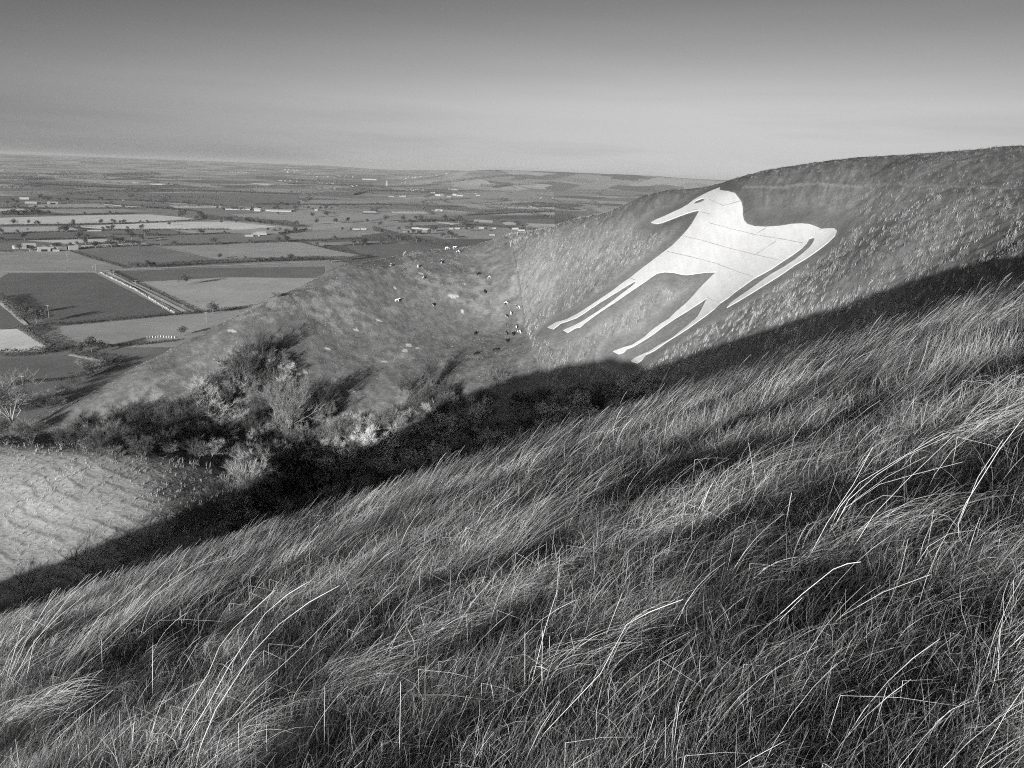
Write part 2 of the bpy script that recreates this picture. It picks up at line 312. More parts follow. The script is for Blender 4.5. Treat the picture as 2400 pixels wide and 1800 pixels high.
def tones(x, y, z, hd, r):
    n1 = fbm(x/9, y/9, 41, 4); n2 = fbm(x/30, y/30, 51, 3); n3 = fbm(x/2.6, y/2.6, 61, 3)
    t = 0.20+(n1-.5)*.10+(n2-.5)*.07+.16*(streak(x, y)-.5)
    pasture = (x-FENCE[2][0])*0.97+(y-FENCE[2][1])*0.12 < 0      # left of the fence: grazed
    patch = ss(n1*.55+n2*.45, .5, .62)
    t = np.where(pasture & (r > 180), .155+.07*patch*ss(n3, .4, .6)+(n3-.5)*.10+(fbm(x/1.2, y/1.2, 63, 2)-.5)*.10, t)
    t = t*(1-.45*ss(z, -30+18*ss(x, 78, 105), -6+12*ss(x, 78, 105))*(r < 430))  # darker towards the crest: shorter grass, with its shading put into the tone
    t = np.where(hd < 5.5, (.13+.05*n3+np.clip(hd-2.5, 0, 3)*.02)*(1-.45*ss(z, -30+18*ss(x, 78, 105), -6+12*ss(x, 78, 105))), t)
    pd = segdist(x, y, PATHL, False); t = np.where((r > 190) & (r < 330) & (x > 30) & (pd < .45), .165, t)
    t = np.where((hd < .5), .13, t)
    # sheep-trod terracettes on the pale combe floor
    cm = combe_mask(x, y); terr = terrace(x, y)
    t = t*(1-cm)+cm*(.34+(n3-.5)*.12+(n1-.5)*.12-.14*ss(terr, .5, .95)*ss(fbm(x/4, y/4, 77), .35, .5))
    for p, s in zip(SCP, SCAR_PX):
        q = ((x-p[0])/s[2]/.62)**2+((y-p[1])/(s[3]*1.0))**2+(n3-.5)*1.6
        t = np.where(q < .75, .50, t)
    fd = segdist(x, y, FENCE, False); t = np.where((fd < .4) & (r > 200), .17, t)
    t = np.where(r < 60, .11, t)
    return t
th = np.radians(np.concatenate([np.arange(-42, 42, .1), np.arange(42, 318, 2.0)]))
rr = [0.35]
while rr[-1] < 26500:
    r = rr[-1]; rr.append(r*(1.03 if r < 3 else 1.015 if r < 110 else 1.0036 if r < 450 else 1.02))
rr = np.array(rr); T, Rr = np.meshgrid(th, rr); X = (np.sin(T)*Rr).ravel(); Y = (np.cos(T)*Rr).ravel()
hd = horse_d(X, Y); Rf = Rr.ravel()
Z = land(X, Y)+tuss(X, Y, hd)*(1-.75*combe_mask(X, Y))
Z = Z+combe_mask(X, Y)*.018*terrace(X, Y)
Z[hd < 1.5] -= 0.05
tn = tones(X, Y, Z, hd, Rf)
va = ss(Rf, 430, 470)*ss(-(Z-ZV), -6, -3)
va = np.maximum(va, ss(Rf, 900, 1000))
nr, ntn = len(rr), len(th)
I = np.arange(nr*ntn).reshape(nr, ntn); J = np.roll(I, -1, 1)
Q = np.stack([I[:-1], J[:-1], J[1:], I[1:]], -1).reshape(-1, 4)[:, ::-1]
V = np.stack([X, Y, Z], -1)
cz = len(V); V = np.vstack([V, [[0, 0, -H0]]])
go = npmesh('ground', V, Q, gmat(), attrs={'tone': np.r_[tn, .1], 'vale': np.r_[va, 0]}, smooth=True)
tag(go, kind='structure')
del V, Q, X, Y, Z, T, Rr
#@@HORSE
# ------------------------------------------------------------------ the chalk horse (pale concrete slabs)
def hland(x, y): return land(x, y)
def horse():
    out = []
    n = len(HORSE)
    gx, gy = np.meshgrid(np.arange(HB[0], HB[1], 1.6), np.arange(HB[2], HB[3], 1.6)); gx = gx.ravel(); gy = gy.ravel()
    keep = inpoly(gx, gy, HORSE) & (segdist(gx, gy, HORSE) > .7) & (segdist(gx, gy, EYEP) > .5)
    pts = [Vector(p) for p in HORSE]+[Vector(p) for p in EYEP]+[Vector((a, b)) for a, b in zip(gx[keep], gy[keep])]
    ed = [(i, (i+1) % n) for i in range(n)]+[(n+i, n+(i+1) % len(EYEP)) for i in range(len(EYEP))]
    vc, e, fc, *_ = delaunay_2d_cdt(pts, ed, [], 0, 1e-4)
    vc = np.array([tuple(p) for p in vc])
    fc = [f for f in fc if inpoly(*[np.array([q]) for q in vc[list(f)].mean(0)], HORSE)[0] and not inpoly(*[np.array([q]) for q in vc[list(f)].mean(0)], EYEP)[0]]
    z = hland(vc[:, 0], vc[:, 1])+.22
    m = MB(); V = [(a, b, c) for (a, b), c in zip(vc, z)]; m.add(V, [tuple(f) for f in fc])
    cnt = {}
    for f in fc:
        for i in range(len(f)):
            a, b = f[i], f[(i+1) % len(f)]; cnt[(a, b)] = 1
    sk = []; low = {}
    for (a, b) in list(cnt):
        if (b, a) not in cnt:
            for q in (a, b):
                if q not in low: low[q] = len(m.v); m.v.append((V[q][0], V[q][1], V[q][2]-.7))
            sk.append((b, a, low[a], low[b]))
    m.f += sk; m.m += [0]*len(sk)
    for jl in JOINTS:
        px = zp(jl, 2.989, 1260, 400); uu = []; vv = []
        for (a, b), (c, d) in zip(px[:-1], px[1:]):
            k = max(2, int(math.hypot(c-a, d-b)/4)); uu += list(np.linspace(a, c, k, endpoint=False)); vv += list(np.linspace(b, d, k, endpoint=False))
        P = hit(uu, vv, 150, 420, 500); P = P[~np.isnan(P[:, 0])]
        P[:, 2] = hland(P[:, 0], P[:, 1])+.25
        w = np.array([.13*random.uniform(.5, 1.3) for _ in P])
        m.add([tuple(p+np.array([0, -a, -a*.7])) for p, a in zip(P, w)]+[tuple(p+np.array([0, a, a*.7])) for p, a in zip(P, w)], [(i, i+1, len(P)+i+1, len(P)+i) for i in range(len(P)-1)], 1)
    mw = mat('pale_concrete', .47, noise=((.30, .10, (1, 1, 1)), (.14, .16, (5, .6, 1)), (1.2, .08, ISO)), rough=.9)
    o = m.build('hill_figure', [mw, mat('joint', .24)])
    return tag(o, 'huge white horse figure laid on the steep grass hillside', 'hill figure')
horse()
# ------------------------------------------------------------------ blades of grass
def unit(a): return a/np.maximum(np.linalg.norm(a, axis=-1, keepdims=True), 1e-9)
def ribbons(P, D0, D1, Ln, Wd, tone, nseg=3, power=1.0):
    """bending ribbons from roots P, direction D0 turning into D1; returns V, Q, tone"""
    n = len(P); cur = P.copy(); rnd = unit(rng.normal(size=(n, 3))); V = np.empty((n, nseg+1, 2, 3), np.float32)
    for i in range(nseg+1):
        t = i/nseg; d = unit(D0*(1-t**power)+D1*t**power); s = unit(np.cross(d, rnd))
        w = (Wd*(1-.8*t)*.5)[:, None]*s; V[:, i, 0] = cur-w; V[:, i, 1] = cur+w; cur = cur+d*(Ln/nseg)[:, None]
    b = (np.arange(n)*(nseg+1)*2)[:, None]; Q = []
    for i in range(nseg): Q.append(np.stack([b[:, 0]+2*i, b[:, 0]+2*i+1, b[:, 0]+2*i+3, b[:, 0]+2*i+2], -1))
    Q = np.stack(Q, 1).reshape(-1, 4)
    return V.reshape(-1, 3), Q, np.repeat(tone, (nseg+1)*2)
def merge(parts):
    Vs = []; Qs = []; Ts = []; b = 0
    for V, Q, T in parts: Vs.append(V); Qs.append(Q+b); Ts.append(T); b += len(V)
    return np.vstack(Vs), np.vstack(Qs), np.concatenate(Ts)
def polar(n, r0, r1, p=1.0, a=39):
    """radius density ~ r^(-p) per unit area"""
    u = rng.random(n)
    if abs(p-2) < 1e-6: r = r0*(r1/r0)**u
    else: r = (r0**(2-p)+u*(r1**(2-p)-r0**(2-p)))**(1/(2-p))
    t = np.radians(rng.uniform(-a, a, n)); return r*np.sin(t), r*np.cos(t), r
WIND = unit(np.array([[.90, .12, .36]]))[0]
mg = mat('dry_grass', attr='tone', rough=.7, spec=.25, trans=.25)
# matted undergrowth
def layer(n, r0, r1, p, L0, L1, w0, w1, t0, t1, lean, upj, nseg, sel=None, jit=.5, wr=.0):
    x, y, r = polar(n, r0, r1, p)
    if sel is not None:
        k = sel(x, y, r); x, y, r = x[k], y[k], r[k]
    n = len(x); z = nland(x, y)-.015
    P = np.stack([x, y, z], -1); Ln = rng.uniform(L0, L1, n)*(1+.25*rng.normal(size=n).clip(-1, 2))
    swirl = (fbm(x/1.3, y/1.3, 91, 2)-.5)*3.4
    wd = np.stack([WIND[0]*np.cos(swirl)-WIND[1]*np.sin(swirl), WIND[0]*np.sin(swirl)+WIND[1]*np.cos(swirl), np.full(n, WIND[2])], -1)
    D0 = unit(np.array([[0, 0, 1.]])*upj+rng.normal(size=(n, 3))*jit*.6+wd*.35)
    D1 = unit(wd*lean+rng.normal(size=(n, 3))*jit+np.array([[0, 0, .12]]))
    Wd = rng.uniform(w0, w1, n)*(1+wr*r)
    tone = rng.uniform(t0, t1, n)*(.25+1.75*ss(fbm((x*.95+y*.3)/.62, (y*.95-.3*x)/.40, 95, 3), .18, .82))
    return ribbons(P, D0, D1, Ln, Wd, tone, nseg)
clump = lambda x, y: fbm((x*.9+y*.2)/1.5+30, (y-.15*x)/.75+7, 101, 3)
g1 = merge([layer(330000, .9, 9, 1.65, .05, .16, .0013, .0027, .03, .30, .55, .75, 3, jit=.8, wr=.04),
            layer(150000, 6, 34, 1.7, .08, .22, .003, .006, .05, .22, .8, .8, 2, jit=.7, wr=.05)])
o = npmesh('short_grass', g1[0], g1[1], mg, attrs={'tone': g1[2]}); tag(o, 'short dark matted grass between the tussocks in the foreground', 'grass', kind='stuff')
sel = lambda x, y, r: clump(x, y)+rng.normal(size=len(x))*.045 > .585-.13*ss(r, 5, 11)
g2 = merge([layer(190000, 1.2, 9, 1.6, .07, .20, .0011, .002, .08, .40, 1.0, .35, 4, sel=sel, jit=.36, wr=.04),
            layer(30000, 1.2, 12, 1.7, .07, .24, .0011, .0019, .36, .68, .7, .8, 4, jit=.6, wr=.045),
            layer(380000, 7, 48, 1.5, .14, .36, .0018, .0036, .14, .44, 1.0, .95, 3, sel=sel, jit=.26, wr=.05)])
def clumps(nc, r0, r1, nb, L0, L1, spread, up_, sag, w, tl, th_, gen):
    cx, cy, cr = polar(nc, r0, r1, 1.5, 37); n = nc*nb; k = np.repeat(np.arange(nc), nb); sp = spread*(.7+.06*cr[k])
    x = cx[k]+rng.normal(size=n)*sp*1.4; y = cy[k]+rng.normal(size=n)*sp; P = np.stack([x, y, nland(x, y)-.012], -1); wd = unit(np.array([[.93, .1, .36]])+np.repeat(rng.normal(size=(nc, 3))*.16, nb, 0)+rng.normal(size=(n, 3))*gen)
    return ribbons(P, unit(wd*.8+np.array([[0, 0, up_]])), unit(wd+np.array([[0, 0, sag]])), rng.uniform(L0, L1, n)*np.repeat(rng.uniform(.75, 1.3, nc), nb), rng.uniform(.6, 1.2, n)*w*(1+.05*cr[k]), np.repeat(rng.uniform(tl, th_, nc), nb)*rng.uniform(.6, 1.2, n), 5)
gc = merge([clumps(850, 1.5, 8, 55, .09, .24, .035, .7, -.65, .0018, .12, .66, .28), clumps(80, 4.5, 15, 50, .30, .66, .09, .6, .05, .0018, .3, .58, .16), clumps(420, 5, 22, 45, .16, .36, .06, .8, -.3, .0020, .15, .5, .22)])
g2 = merge([g2, gc])
o = npmesh('long_grass', g2[0], g2[1], mg, attrs={'tone': g2[2]}); tag(o, 'long pale grass combed over by the wind on the near hillside', 'grass', kind='stuff')
# dry stalks: three sided, some snapped
def tubes(Ps, rad, tone, n=3):
    """Ps: list of (k,3) polylines"""
    Vs = []; Qs = []; Ts = []; b = 0
    for P, r, t in zip(Ps, rad, tone):
        P = np.asarray(P, float); k = len(P); d = unit(np.gradient(P, axis=0)); a = unit(np.cross(d, np.array([[.31, .2, .93]]))); c = np.cross(d, a)
        rr_ = np.asarray(r)*np.ones(k); ang = np.arange(n)*2*math.pi/n
        V = P[:, None]+(a[:, None]*np.cos(ang)[None, :, None]+c[:, None]*np.sin(ang)[None, :, None])*rr_[:, None, None]
        i = np.arange(k-1)[:, None]*n; j = np.arange(n)[None]; jn = (j+1) % n
        Q = np.stack([i+j, i+jn, i+n+jn, i+n+j], -1).reshape(-1, 4)+b
        Vs.append(V.reshape(-1, 3)); Qs.append(Q); Ts.append(np.full(k*n, t)); b += k*n
    return np.vstack(Vs), np.vstack(Qs), np.concatenate(Ts)
def rand_stalks(n, r0, r1, p, rad0, band=None):
    x, y, r = polar(n, r0, r1, p); cl = clump(x*.6, y*.6); k = (cl+rng.normal(size=n)*.09 > .5) | (rng.random(n) < .25); x, y, r = x[k], y[k], r[k]
    z = nland(x, y)-.02; Ps = []; R = []; T = []
    for a, b, c, d in zip(x, y, z, r):
        Ln = random.uniform(.35, .85); wob = np.array([random.gauss(0, .2) for _ in range(3)]); kind = random.random()**(1.0 if d > 7 else .55); Ln *= .75 if d > 7 else .62; q = np.array([a, b, c])
        if kind < .72:      # swept over by the wind
            d0 = unit(np.array([.35, .05, 1.])+wob*.8); d1 = unit(np.array([1., .15, .62])+wob*.8); m = 5; pts = [q]
            for i in range(m): pts.append(pts[-1]+unit(d0*(1-i/m)+d1*(i/m))*Ln/m)
            rad = np.linspace(1, .45, m+1)
            if random.random() < .35: rad[-2] *= 2.3; rad[-1] *= 1.6; rad[-1] *= 1.0
        elif kind < .88:    # upright stub
            d0 = unit(np.array([.03, 0, 1.])+wob*.35); pts = [q, q+d0*Ln*.25, q+d0*Ln*.5]; rad = np.array([1, .9, .7])
        else:               # snapped over
            d0 = unit(np.array([.02, 0, 1.])+wob*.3); d1 = unit(np.array([1, random.uniform(-.8, .5), random.uniform(-.45, .15)])); h = Ln*random.uniform(.25, .5)
            k1 = q+d0*h; pts = [q, k1, k1+d1*.012, k1+d1*Ln*.3, k1+d1*Ln*.6-np.array([0, 0, .02])]; rad = np.array([1, .9, .9, .8, .5])
        Ps.append(np.array(pts)); R.append(rad*rad0*random.uniform(.7, 1.25)*(1+.045*d)); T.append(random.uniform(.35, .8))
    return tubes(Ps, R, T)
# the stalks that stand out most, each rooted where the photograph shows it
ST = []
def trace(z, ox, oy, lst):
    for e in lst:
        r = 1.0
        if isinstance(e[0], (int, float)): r, e = e[0], e[1]
        ST.append((r, zp(e, z, ox, oy)))
trace(2.765, 0, 1300, [[(985,990),(990,640),(992,430),(1200,420),(1440,432)],[(850,1260),(868,1100),(883,1015),(1100,1070),(1240,1100)],[(550,1350),(563,1232),(740,1295)],[(805,580),(805,480),(985,565),(1230,690)],[(1.3,[(480,1340),(900,1070),(1180,880),(1340,810)]),][0],
 (1.5,[(1240,1380),(1320,1190),(1400,1000),(1500,850),(1640,630),(1810,450),(2000,310),(2200,200)]),(1.3,[(880,1380),(1100,1200),(1230,960),(1350,770),(1420,600),(1510,480),(1640,360),(1780,230)]),(1.3,[(1090,1380),(1240,1150),(1360,950),(1480,730),(1620,520),(1720,380),(1860,260),(2000,175)]),(1.3,[(200,1370),(320,1240),(510,1060),(735,875)]),(1.2,[(190,1380),(330,1270),(480,1180),(620,1105),(750,1045)]),[(240,1375),(420,1240),(690,1095)],[(570,1370),(700,1240),(880,1080)],(1.2,[(560,1380),(1000,1290),(1500,1180),(2025,1100)]),[(1720,950),(1725,820),(2000,930),(2212,1020)],
 (1.4,[(70,1380),(72,1250)]),[(1550,1380),(1545,1090)],[(662,780),(658,550)],[(505,1380),(508,1230)],[(1730,1290),(1725,1100)],[(2100,1260),(2105,860)],[(1330,1130),(1325,965),(1420,968)],[(1000,1300),(1024,1180)],[(0,880),(80,680),(150,420),(210,370)],[(20,860),(100,600),(240,430),(370,225)],[(0,950),(110,650),(300,330),(395,215)],[(30,900),(200,600),(450,270),(660,105)],[(60,800),(170,560),(300,380),(440,260),(585,125)],[(150,880),(220,560),(380,400),(560,255)],
 [(500,760),(700,540),(1000,270),(1300,70),(1520,5)],[(420,740),(640,400),(900,200),(1180,-60)],[(600,700),(850,440),(1070,180),(1230,-40)],[(520,700),(760,480),(1050,200),(1400,-20)],[(880,620),(940,420),(1000,270)],[(1380,930),(1540,960)],[(1250,1340),(1640,885),(1900,650),(2212,340)],[(1640,900),(1670,1140)],[(1200,1370),(1520,1050),(1755,860)],[(320,880),(560,700),(700,600)],[(930,1290),(1020,1030)],[(400,500),(160,400),(150,440)]])
trace(2.765, 800, 1300, [(1.3,[(1150,1380),(1320,1150),(1500,960),(1680,770),(1850,450),(2000,370),(2212,290)]),(1.3,[(375,1380),(380,1100),(385,825)]),(1.2,[(265,1380),(258,1210)]),(1.3,[(268,1370),(265,1202),(430,1228),(590,1248)]),(1.3,[(1000,990),(975,860),(958,790),(1150,910),(1350,1030)]),(1.3,[(1190,900),(1190,505)]),(1.5,[(1297,880),(1305,490)]),(1.3,[(1345,760),(1350,530)]),(1.3,[(1205,920),(1220,780),(1240,725),(1290,725),(1340,750)]),[(200,1050),(285,825)],[(1740,770),(1780,580)],[(1680,590),(1820,250)],[(500,290),(512,88),(720,200),(1040,400)],[(1385,370),(1400,190),(1415,10)],(1.3,[(1210,900),(1320,480),(1400,230)]),(1.4,[(2140,1370),(2165,1150),(2190,960),(2212,950)]),(1.3,[(1955,1360),(1970,1230),(2030,1040)]),[(960,1380),(960,1220)],[(210,370),(280,250),(500,10)],[(700,300),(760,130),(850,0)],[(560,200),(600,10)],[(110,1310),(110,1370)],[(1510,750),(1510,620),(1485,515)],[(820,600),(812,380)],[(1550,490),(1500,640)],[(660,1245),(900,1290)],[(1100,20),(1105,170)],[(1112,18),(1200,2)],[(1620,240),(1660,310)],[(750,1050),(815,910)],[(40,1230),(200,1110),(375,1100)],[(480,690),(470,560),(430,480)]])
trace(2.766, 1700, 900, [(1.5,[(150,1650),(500,1360),(700,1200),(790,1165),(880,1153)]),(1.2,[(590,1650),(760,1500),(1020,1350),(1330,1235)]),(1.2,[(410,960),(412,790),(428,705)]),(1.2,[(370,1010),(430,705)]),(1.3,[(1475,970),(1560,770),(1780,420),(1930,220)]),[(1480,970),(1640,600),(1800,360)],(1.2,[(640,1010),(740,800),(870,640),(1100,500),(1415,320)]),(1.2,[(660,1000),(800,750),(980,590),(1180,460),(1450,335)]),(1.2,[(620,1030),(780,800),(1000,650),(1210,590),(1540,505)]),[(700,960),(830,760),(1050,600),(1300,470)],[(790,1100),(960,850),(1180,620),(1490,325)],[(500,1180),(660,900),(830,650),(955,410)],[(1080,1400),(1140,1200),(1185,1005)],[(1872,1530),(1868,1270)],[(1460,1290),(1465,1165)],(1.8,[(440,1530),(650,1450),(760,1413)]),(1.2,[(335,1650),(355,1530),(498,1385)]),[(385,1650),(410,1500)],[(620,900),(725,570)],[(720,700),(860,560),(955,415)],[(830,650),(960,480),(1150,360)],[(910,280),(1000,140),(1180,0)],[(1270,760),(1355,590),(1470,430),(1700,250),(1930,150)],[(1600,470),(1590,560),(1570,660)],[(1700,560),(1640,470)],[(135,1170),(280,1060),(395,970)],[(0,1260),(60,980)],[(80,840),(135,620)],[(1740,900),(1735,720)],[(1350,800),(1380,670),(1440,675)],[(1430,1420),(1460,1640)],[(1350,1590),(1430,1430),(1500,1440),(1580,1500)],[(280,730),(460,980)],[(1030,1590),(1120,1460)],[(1760,170),(1770,20),(1936,50)],[(370,330),(350,240)],[(440,280),(700,60)],[(120,0),(60,250),(0,330)],[(210,700),(150,380)],[(810,230),(808,80)],[(1290,60),(1260,200)]])
Ps = []; Rd = []; Tn = []
base_uv = np.array([s[1][0] for s in ST]); Bh = hit(base_uv[:, 0], base_uv[:, 1].clip(None, 1830), .8, 60, 500, nland)
for (r, pl), b in zip(ST, Bh):
    if np.isnan(b[0]): continue
    D = np.hypot(b[0], b[1]); ln = 0; pts = []; hgt = []
    for i, (u, v) in enumerate(pl):
        if i: ln += math.hypot(u-pl[i-1][0], v-pl[i-1][1])/F*D
        if i == 0: pts.append(np.array([b[0], b[1], b[2]-.02]))
        else:
            dd = D+ln*.10; p = at(u, v, dd)
            for _ in range(12):
                if p[2] < float(nland(p[0:1], p[1:2])[0])+.03: dd *= .985; p = at(u, v, dd)
            pts.append(p)
    pts = np.array(pts); m = len(pts)
    if m > 3 and r >= 1.2:
        pts = np.vstack([pts[:-1], pts[-1:]])
    rad = np.linspace(1, .6, m)
    if r >= 1.3 and m > 4: rad[-2] = 1.4; rad[-1] = .8
    Ps.append(pts); Rd.append(rad*.00112*r*(1+.06*D)); Tn.append(random.uniform(.6, .8))
g3 = merge([rand_stalks(800, 1.2, 7, 1.3, .0009), rand_stalks(5500, 5, 40, 1.6, .0011), tubes(Ps, Rd, Tn)])
o = npmesh('dry_stalks', g3[0], g3[1], mat('straw', attr='tone', rough=.55, spec=.35), attrs={'tone': g3[2]}); tag(o, 'thin dry straw coloured stalks leaning and snapped above the tussocks', 'grass', kind='stuff')
# pale arching tufts: each one a thing
TF = [(2224,1440,.34,'near the right edge of the near slope'),(1433,1560,.42,'arching to the right in the lower middle'),(1306,1590,.36,'around snapped upright stalks'),(777,1620,.34,'low on the near slope under long curved stalks'),(2010,1270,.40,'at the foot of the long sheaf of stalks on the right'),(72,1660,.42,'at the left edge of the near slope'),(822,1600,.30,'between two dark hollows'),(1620,1330,.3,'on the middle of the near slope'),(2270,1030,.4,'high on the right of the near slope'),(1000,1500,.3,'beside a snapped stalk'),(1480,1275,.32,'just under the brow of the near slope'),(1780,1620,.32,'low on the right of the near slope'),(500,1760,.36,'at the bottom edge under crossing stalks'),(2370,1700,.36,'in the bottom right corner')]
TB = hit([t[0] for t in TF], [t[1] for t in TF], .8, 60, 500, nland)
for (u, v, Ln, wh), b in zip(TF, TB):
    D = np.hypot(b[0], b[1]); n = 240; x = b[0]+rng.normal(size=n)*.075*(1+D*.06)*1.3; y = b[1]+rng.normal(size=n)*.065*(1+D*.06); P = np.stack([x, y, nland(x, y)-.01], -1)
    wd = unit(np.array([[.95, .1, .35]])+rng.normal(size=(n, 3))*.22); sag = unit(np.array([[1., .1, -.35]])+rng.normal(size=(n, 3))*.28)
    gV = ribbons(P, unit(wd+np.array([[0, 0, .55]])), sag, rng.uniform(.5, 1.15, n)*Ln, rng.uniform(.0012, .0026, n)*(1+.05*D), rng.uniform(.36, .78, n), 5)
    o = npmesh('grass_tuft', gV[0], gV[1], mg, attrs={'tone': gV[2]}); tag(o, 'pale arching grass tuft '+wh, 'grass tuft', 'pale grass tufts on the near slope')
# tussocks over the far face of the hill
def far_tufts():
    n = 150000; r = np.sqrt(rng.uniform(105**2, 420**2, n)); t = np.radians(rng.uniform(-36, 37, n)); x = r*np.sin(t); y = r*np.cos(t)
    hd = horse_d(x, y); z0 = land(x, y); cm = combe_mask(x, y)
    graze = ((x-FENCE[2][0])*.97+(y-FENCE[2][1])*.12 < 0) & (r > 180) & (cm < .1)
    rough = np.where(graze, .28+.5*ss(fbm(x/9, y/9, 41, 4)*.55+fbm(x/30, y/30, 51, 3)*.45, .5, .62), .12+.88*ss(streak(x, y), .44, .54))
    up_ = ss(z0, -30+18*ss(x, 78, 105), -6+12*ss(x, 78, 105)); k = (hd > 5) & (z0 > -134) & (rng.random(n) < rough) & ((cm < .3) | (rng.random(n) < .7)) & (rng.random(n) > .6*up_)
    cm_ = cm[k]; x, y, r, graze, up_, hd = x[k], y[k], r[k], graze[k], up_[k], hd[k]; n = len(x); m = 5
    X = np.repeat(x, m)+rng.normal(size=n*m)*.20; Y = np.repeat(y, m)+rng.normal(size=n*m)*.2; Hd = np.repeat(hd, m)
    P = np.stack([X, Y, land(X, Y)+tuss(X, Y, Hd)-.08], -1)
    hgt = np.repeat(np.where(graze, .26, np.where(cm_ > .3, .55, 1.25))*(1-.6*up_)*rng.uniform(.6, 1.4, n), m)*rng.uniform(.6, 1.2, n*m)
    tone = np.repeat(rng.uniform(.20, .52, n)*(.6+.8*fbm(x/8, y/8, 131)), m)*rng.uniform(.8, 1.2, n*m)
    tone = tone*(1-.5*np.repeat(up_, m))  # crest tufts darkened as well, part of it hillside shading in the tone
    return ribbons(P, unit(np.array([[.1, 0, 1]])+rng.normal(size=(n*m, 3))*.16), unit(np.array([[.6, 0, .9]])+rng.normal(size=(n*m, 3))*.22), hgt, rng.uniform(.05, .13, n*m), tone, 2)
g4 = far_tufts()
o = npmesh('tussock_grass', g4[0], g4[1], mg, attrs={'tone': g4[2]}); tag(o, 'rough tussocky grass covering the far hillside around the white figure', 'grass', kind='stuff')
USED = {}
def place_label(what, u, v, marks):
    c = sorted(marks, key=lambda m: (m[1]-u)**2+(m[2]-v)**2)[:4]
    for adj in ('', 'close ', 'far '):
        for k, (nm, mu, mv) in enumerate(c):
            dx, dy = u-mu, v-mv; d = math.hypot(dx, dy); w = ('right of' if dx > 0 else 'left of') if abs(dx) > abs(dy)*1.2 else ('below' if dy > 0 else 'above')
            if adj == 'close ' and d > 60 or adj == 'far ' and d < 60: continue
            for w2 in (w, ('upper right of' if dx > 0 else 'upper left of') if dy < 0 else ('lower right of' if dx > 0 else 'lower left of')):
                t = what+' '+adj+w2+' '+nm
                if t not in USED and len(t.split()) <= 16: USED[t] = 1; return t
    return None
# ------------------------------------------------------------------ bare shrubs and trees
MT = {k: mat(k, v, noise=((1.1, .3, ISO),), rough=.9) for k, v in dict(dark_twigs=.085, mid_twigs=.20, pale_twigs=.42, white_twigs=.7, dark_leaves=.045, bark=.16, pale_bark=.34).items()}
def plant(h, stems, lv, seed, spread=.55, curl=.5, twig=.02, tips=7, trunk=0.0, fuzz=0):
    """bare plant: (stem mesh arrays, twig mesh arrays)"""
    R = random.Random(seed); Ps = []; Rs = []; tw = []
    def grow(p, d, L_, r, k):
        pts = [p]; n = 3 if k else 4; dd = d
        for i in range(n):
            dd = (dd+Vector((R.gauss(0, .16), R.gauss(0, .16), .10*curl))).normalized(); pts.append(pts[-1]+dd*L_/n)
        Ps.append(np.array([tuple(q) for q in pts])); Rs.append(np.linspace(r, r*.55, n+1))
        if k >= lv:
            for _ in range(tips):
                q = pts[R.randint(1, n)]; e = (dd+Vector((R.gauss(0, .55), R.gauss(0, .55), R.gauss(.15, .4)))).normalized(); tw.append((tuple(q), tuple(e), L_*R.uniform(.5, 1.1)))
            return
        for _ in range(R.randint(3, 5)):
            j = R.randint(2 if k == 0 else 1, n); e = (dd+Vector((R.gauss(0, spread), R.gauss(0, spread), R.gauss(.1, .3)))).normalized(); grow(pts[j], e, L_*R.uniform(.5, .72), r*.5, k+1)
    b0 = Vector((0, 0, 0))
    if trunk: Ps.append(np.array([[0, 0, -.3], [0, 0, trunk*.5], [.02*h, 0, trunk]])); Rs.append(np.array([.034, .027, .022])*h); b0 = Vector((.02*h, 0, trunk*.9))
    for s in range(stems):
        a = R.uniform(0, 6.28); q = R.uniform(.1, 1)*spread*1.15; d = Vector((math.cos(a)*q, math.sin(a)*q, 1)).normalized()
        grow(b0+Vector((math.cos(a), math.sin(a), 0))*(0 if trunk else .04*h), d, h*R.uniform(.38, .55), (.0085 if h > 10 else .009)*h, 0)
    st = tubes(Ps, Rs, [0]*len(Ps))
    P = np.array([t[0] for t in tw]); D = np.array([t[1] for t in tw]); Ln = np.array([t[2] for t in tw])
    t_ = ribbons(P, D, unit(D+np.array([[0, 0, .25]])+rng.normal(size=P.shape)*.3), Ln, np.full(len(P), twig), np.zeros(len(P)), 2)
    return st, t_
def leafy(h, w, n, sz, seed):
    r = np.random.default_rng(seed); k = 9; C = np.stack([r.normal(0, w*.24, k), r.normal(0, w*.24, k), r.uniform(.3, .75, k)*h], -1); S = r.uniform(.2, .36, k)*min(h, w)
    i = r.integers(0, k, n); d = unit(r.normal(size=(n, 3))); P = C[i]+d*(S[i]*r.uniform(.55, 1.05, n)**.5)[:, None]; P[:, 2] = np.maximum(P[:, 2], .02)
    D = unit(d+r.normal(size=(n, 3))*.8); return ribbons(P, D, D, np.full(n, sz), np.full(n, sz*.8), np.zeros(n), 1)
def proto(name, label, cat, stems, twigs, sm, tm, group=None, sn='stems', tname='twigs'):
    e = empty(name); tag(e, label, cat, group)
    if stems is not None: npmesh(sn, stems[0], stems[1], MT[sm], e)
    npmesh(tname, twigs[0], twigs[1], MT[tm], e); return e
KD = {}
def defkind(key, name, cat, arrs, sm, tm, sn='stems', tname='twigs'): KD[key] = dict(name=name, cat=cat, arrs=arrs, sm=sm, tm=tm, sn=sn, tn=tname, first=None)
A1 = plant(6, 9, 2, 1, .6, .5, .045, 13); A2 = plant(6, 12, 2, 2, .5, .7, .045, 12); A3 = plant(6, 7, 2, 3, .75, .2, .045, 15)
T1 = plant(14, 9, 3, 4, .42, .6, .05, 8); T2 = plant(12, 8, 3, 5, .75, .25, .05, 9, trunk=2.4); T3 = plant(12, 7, 2, 6, .6, .4, .09, 6, trunk=2.0)
F1 = plant(4, 7, 2, 8, .6, .4, .016, 6)
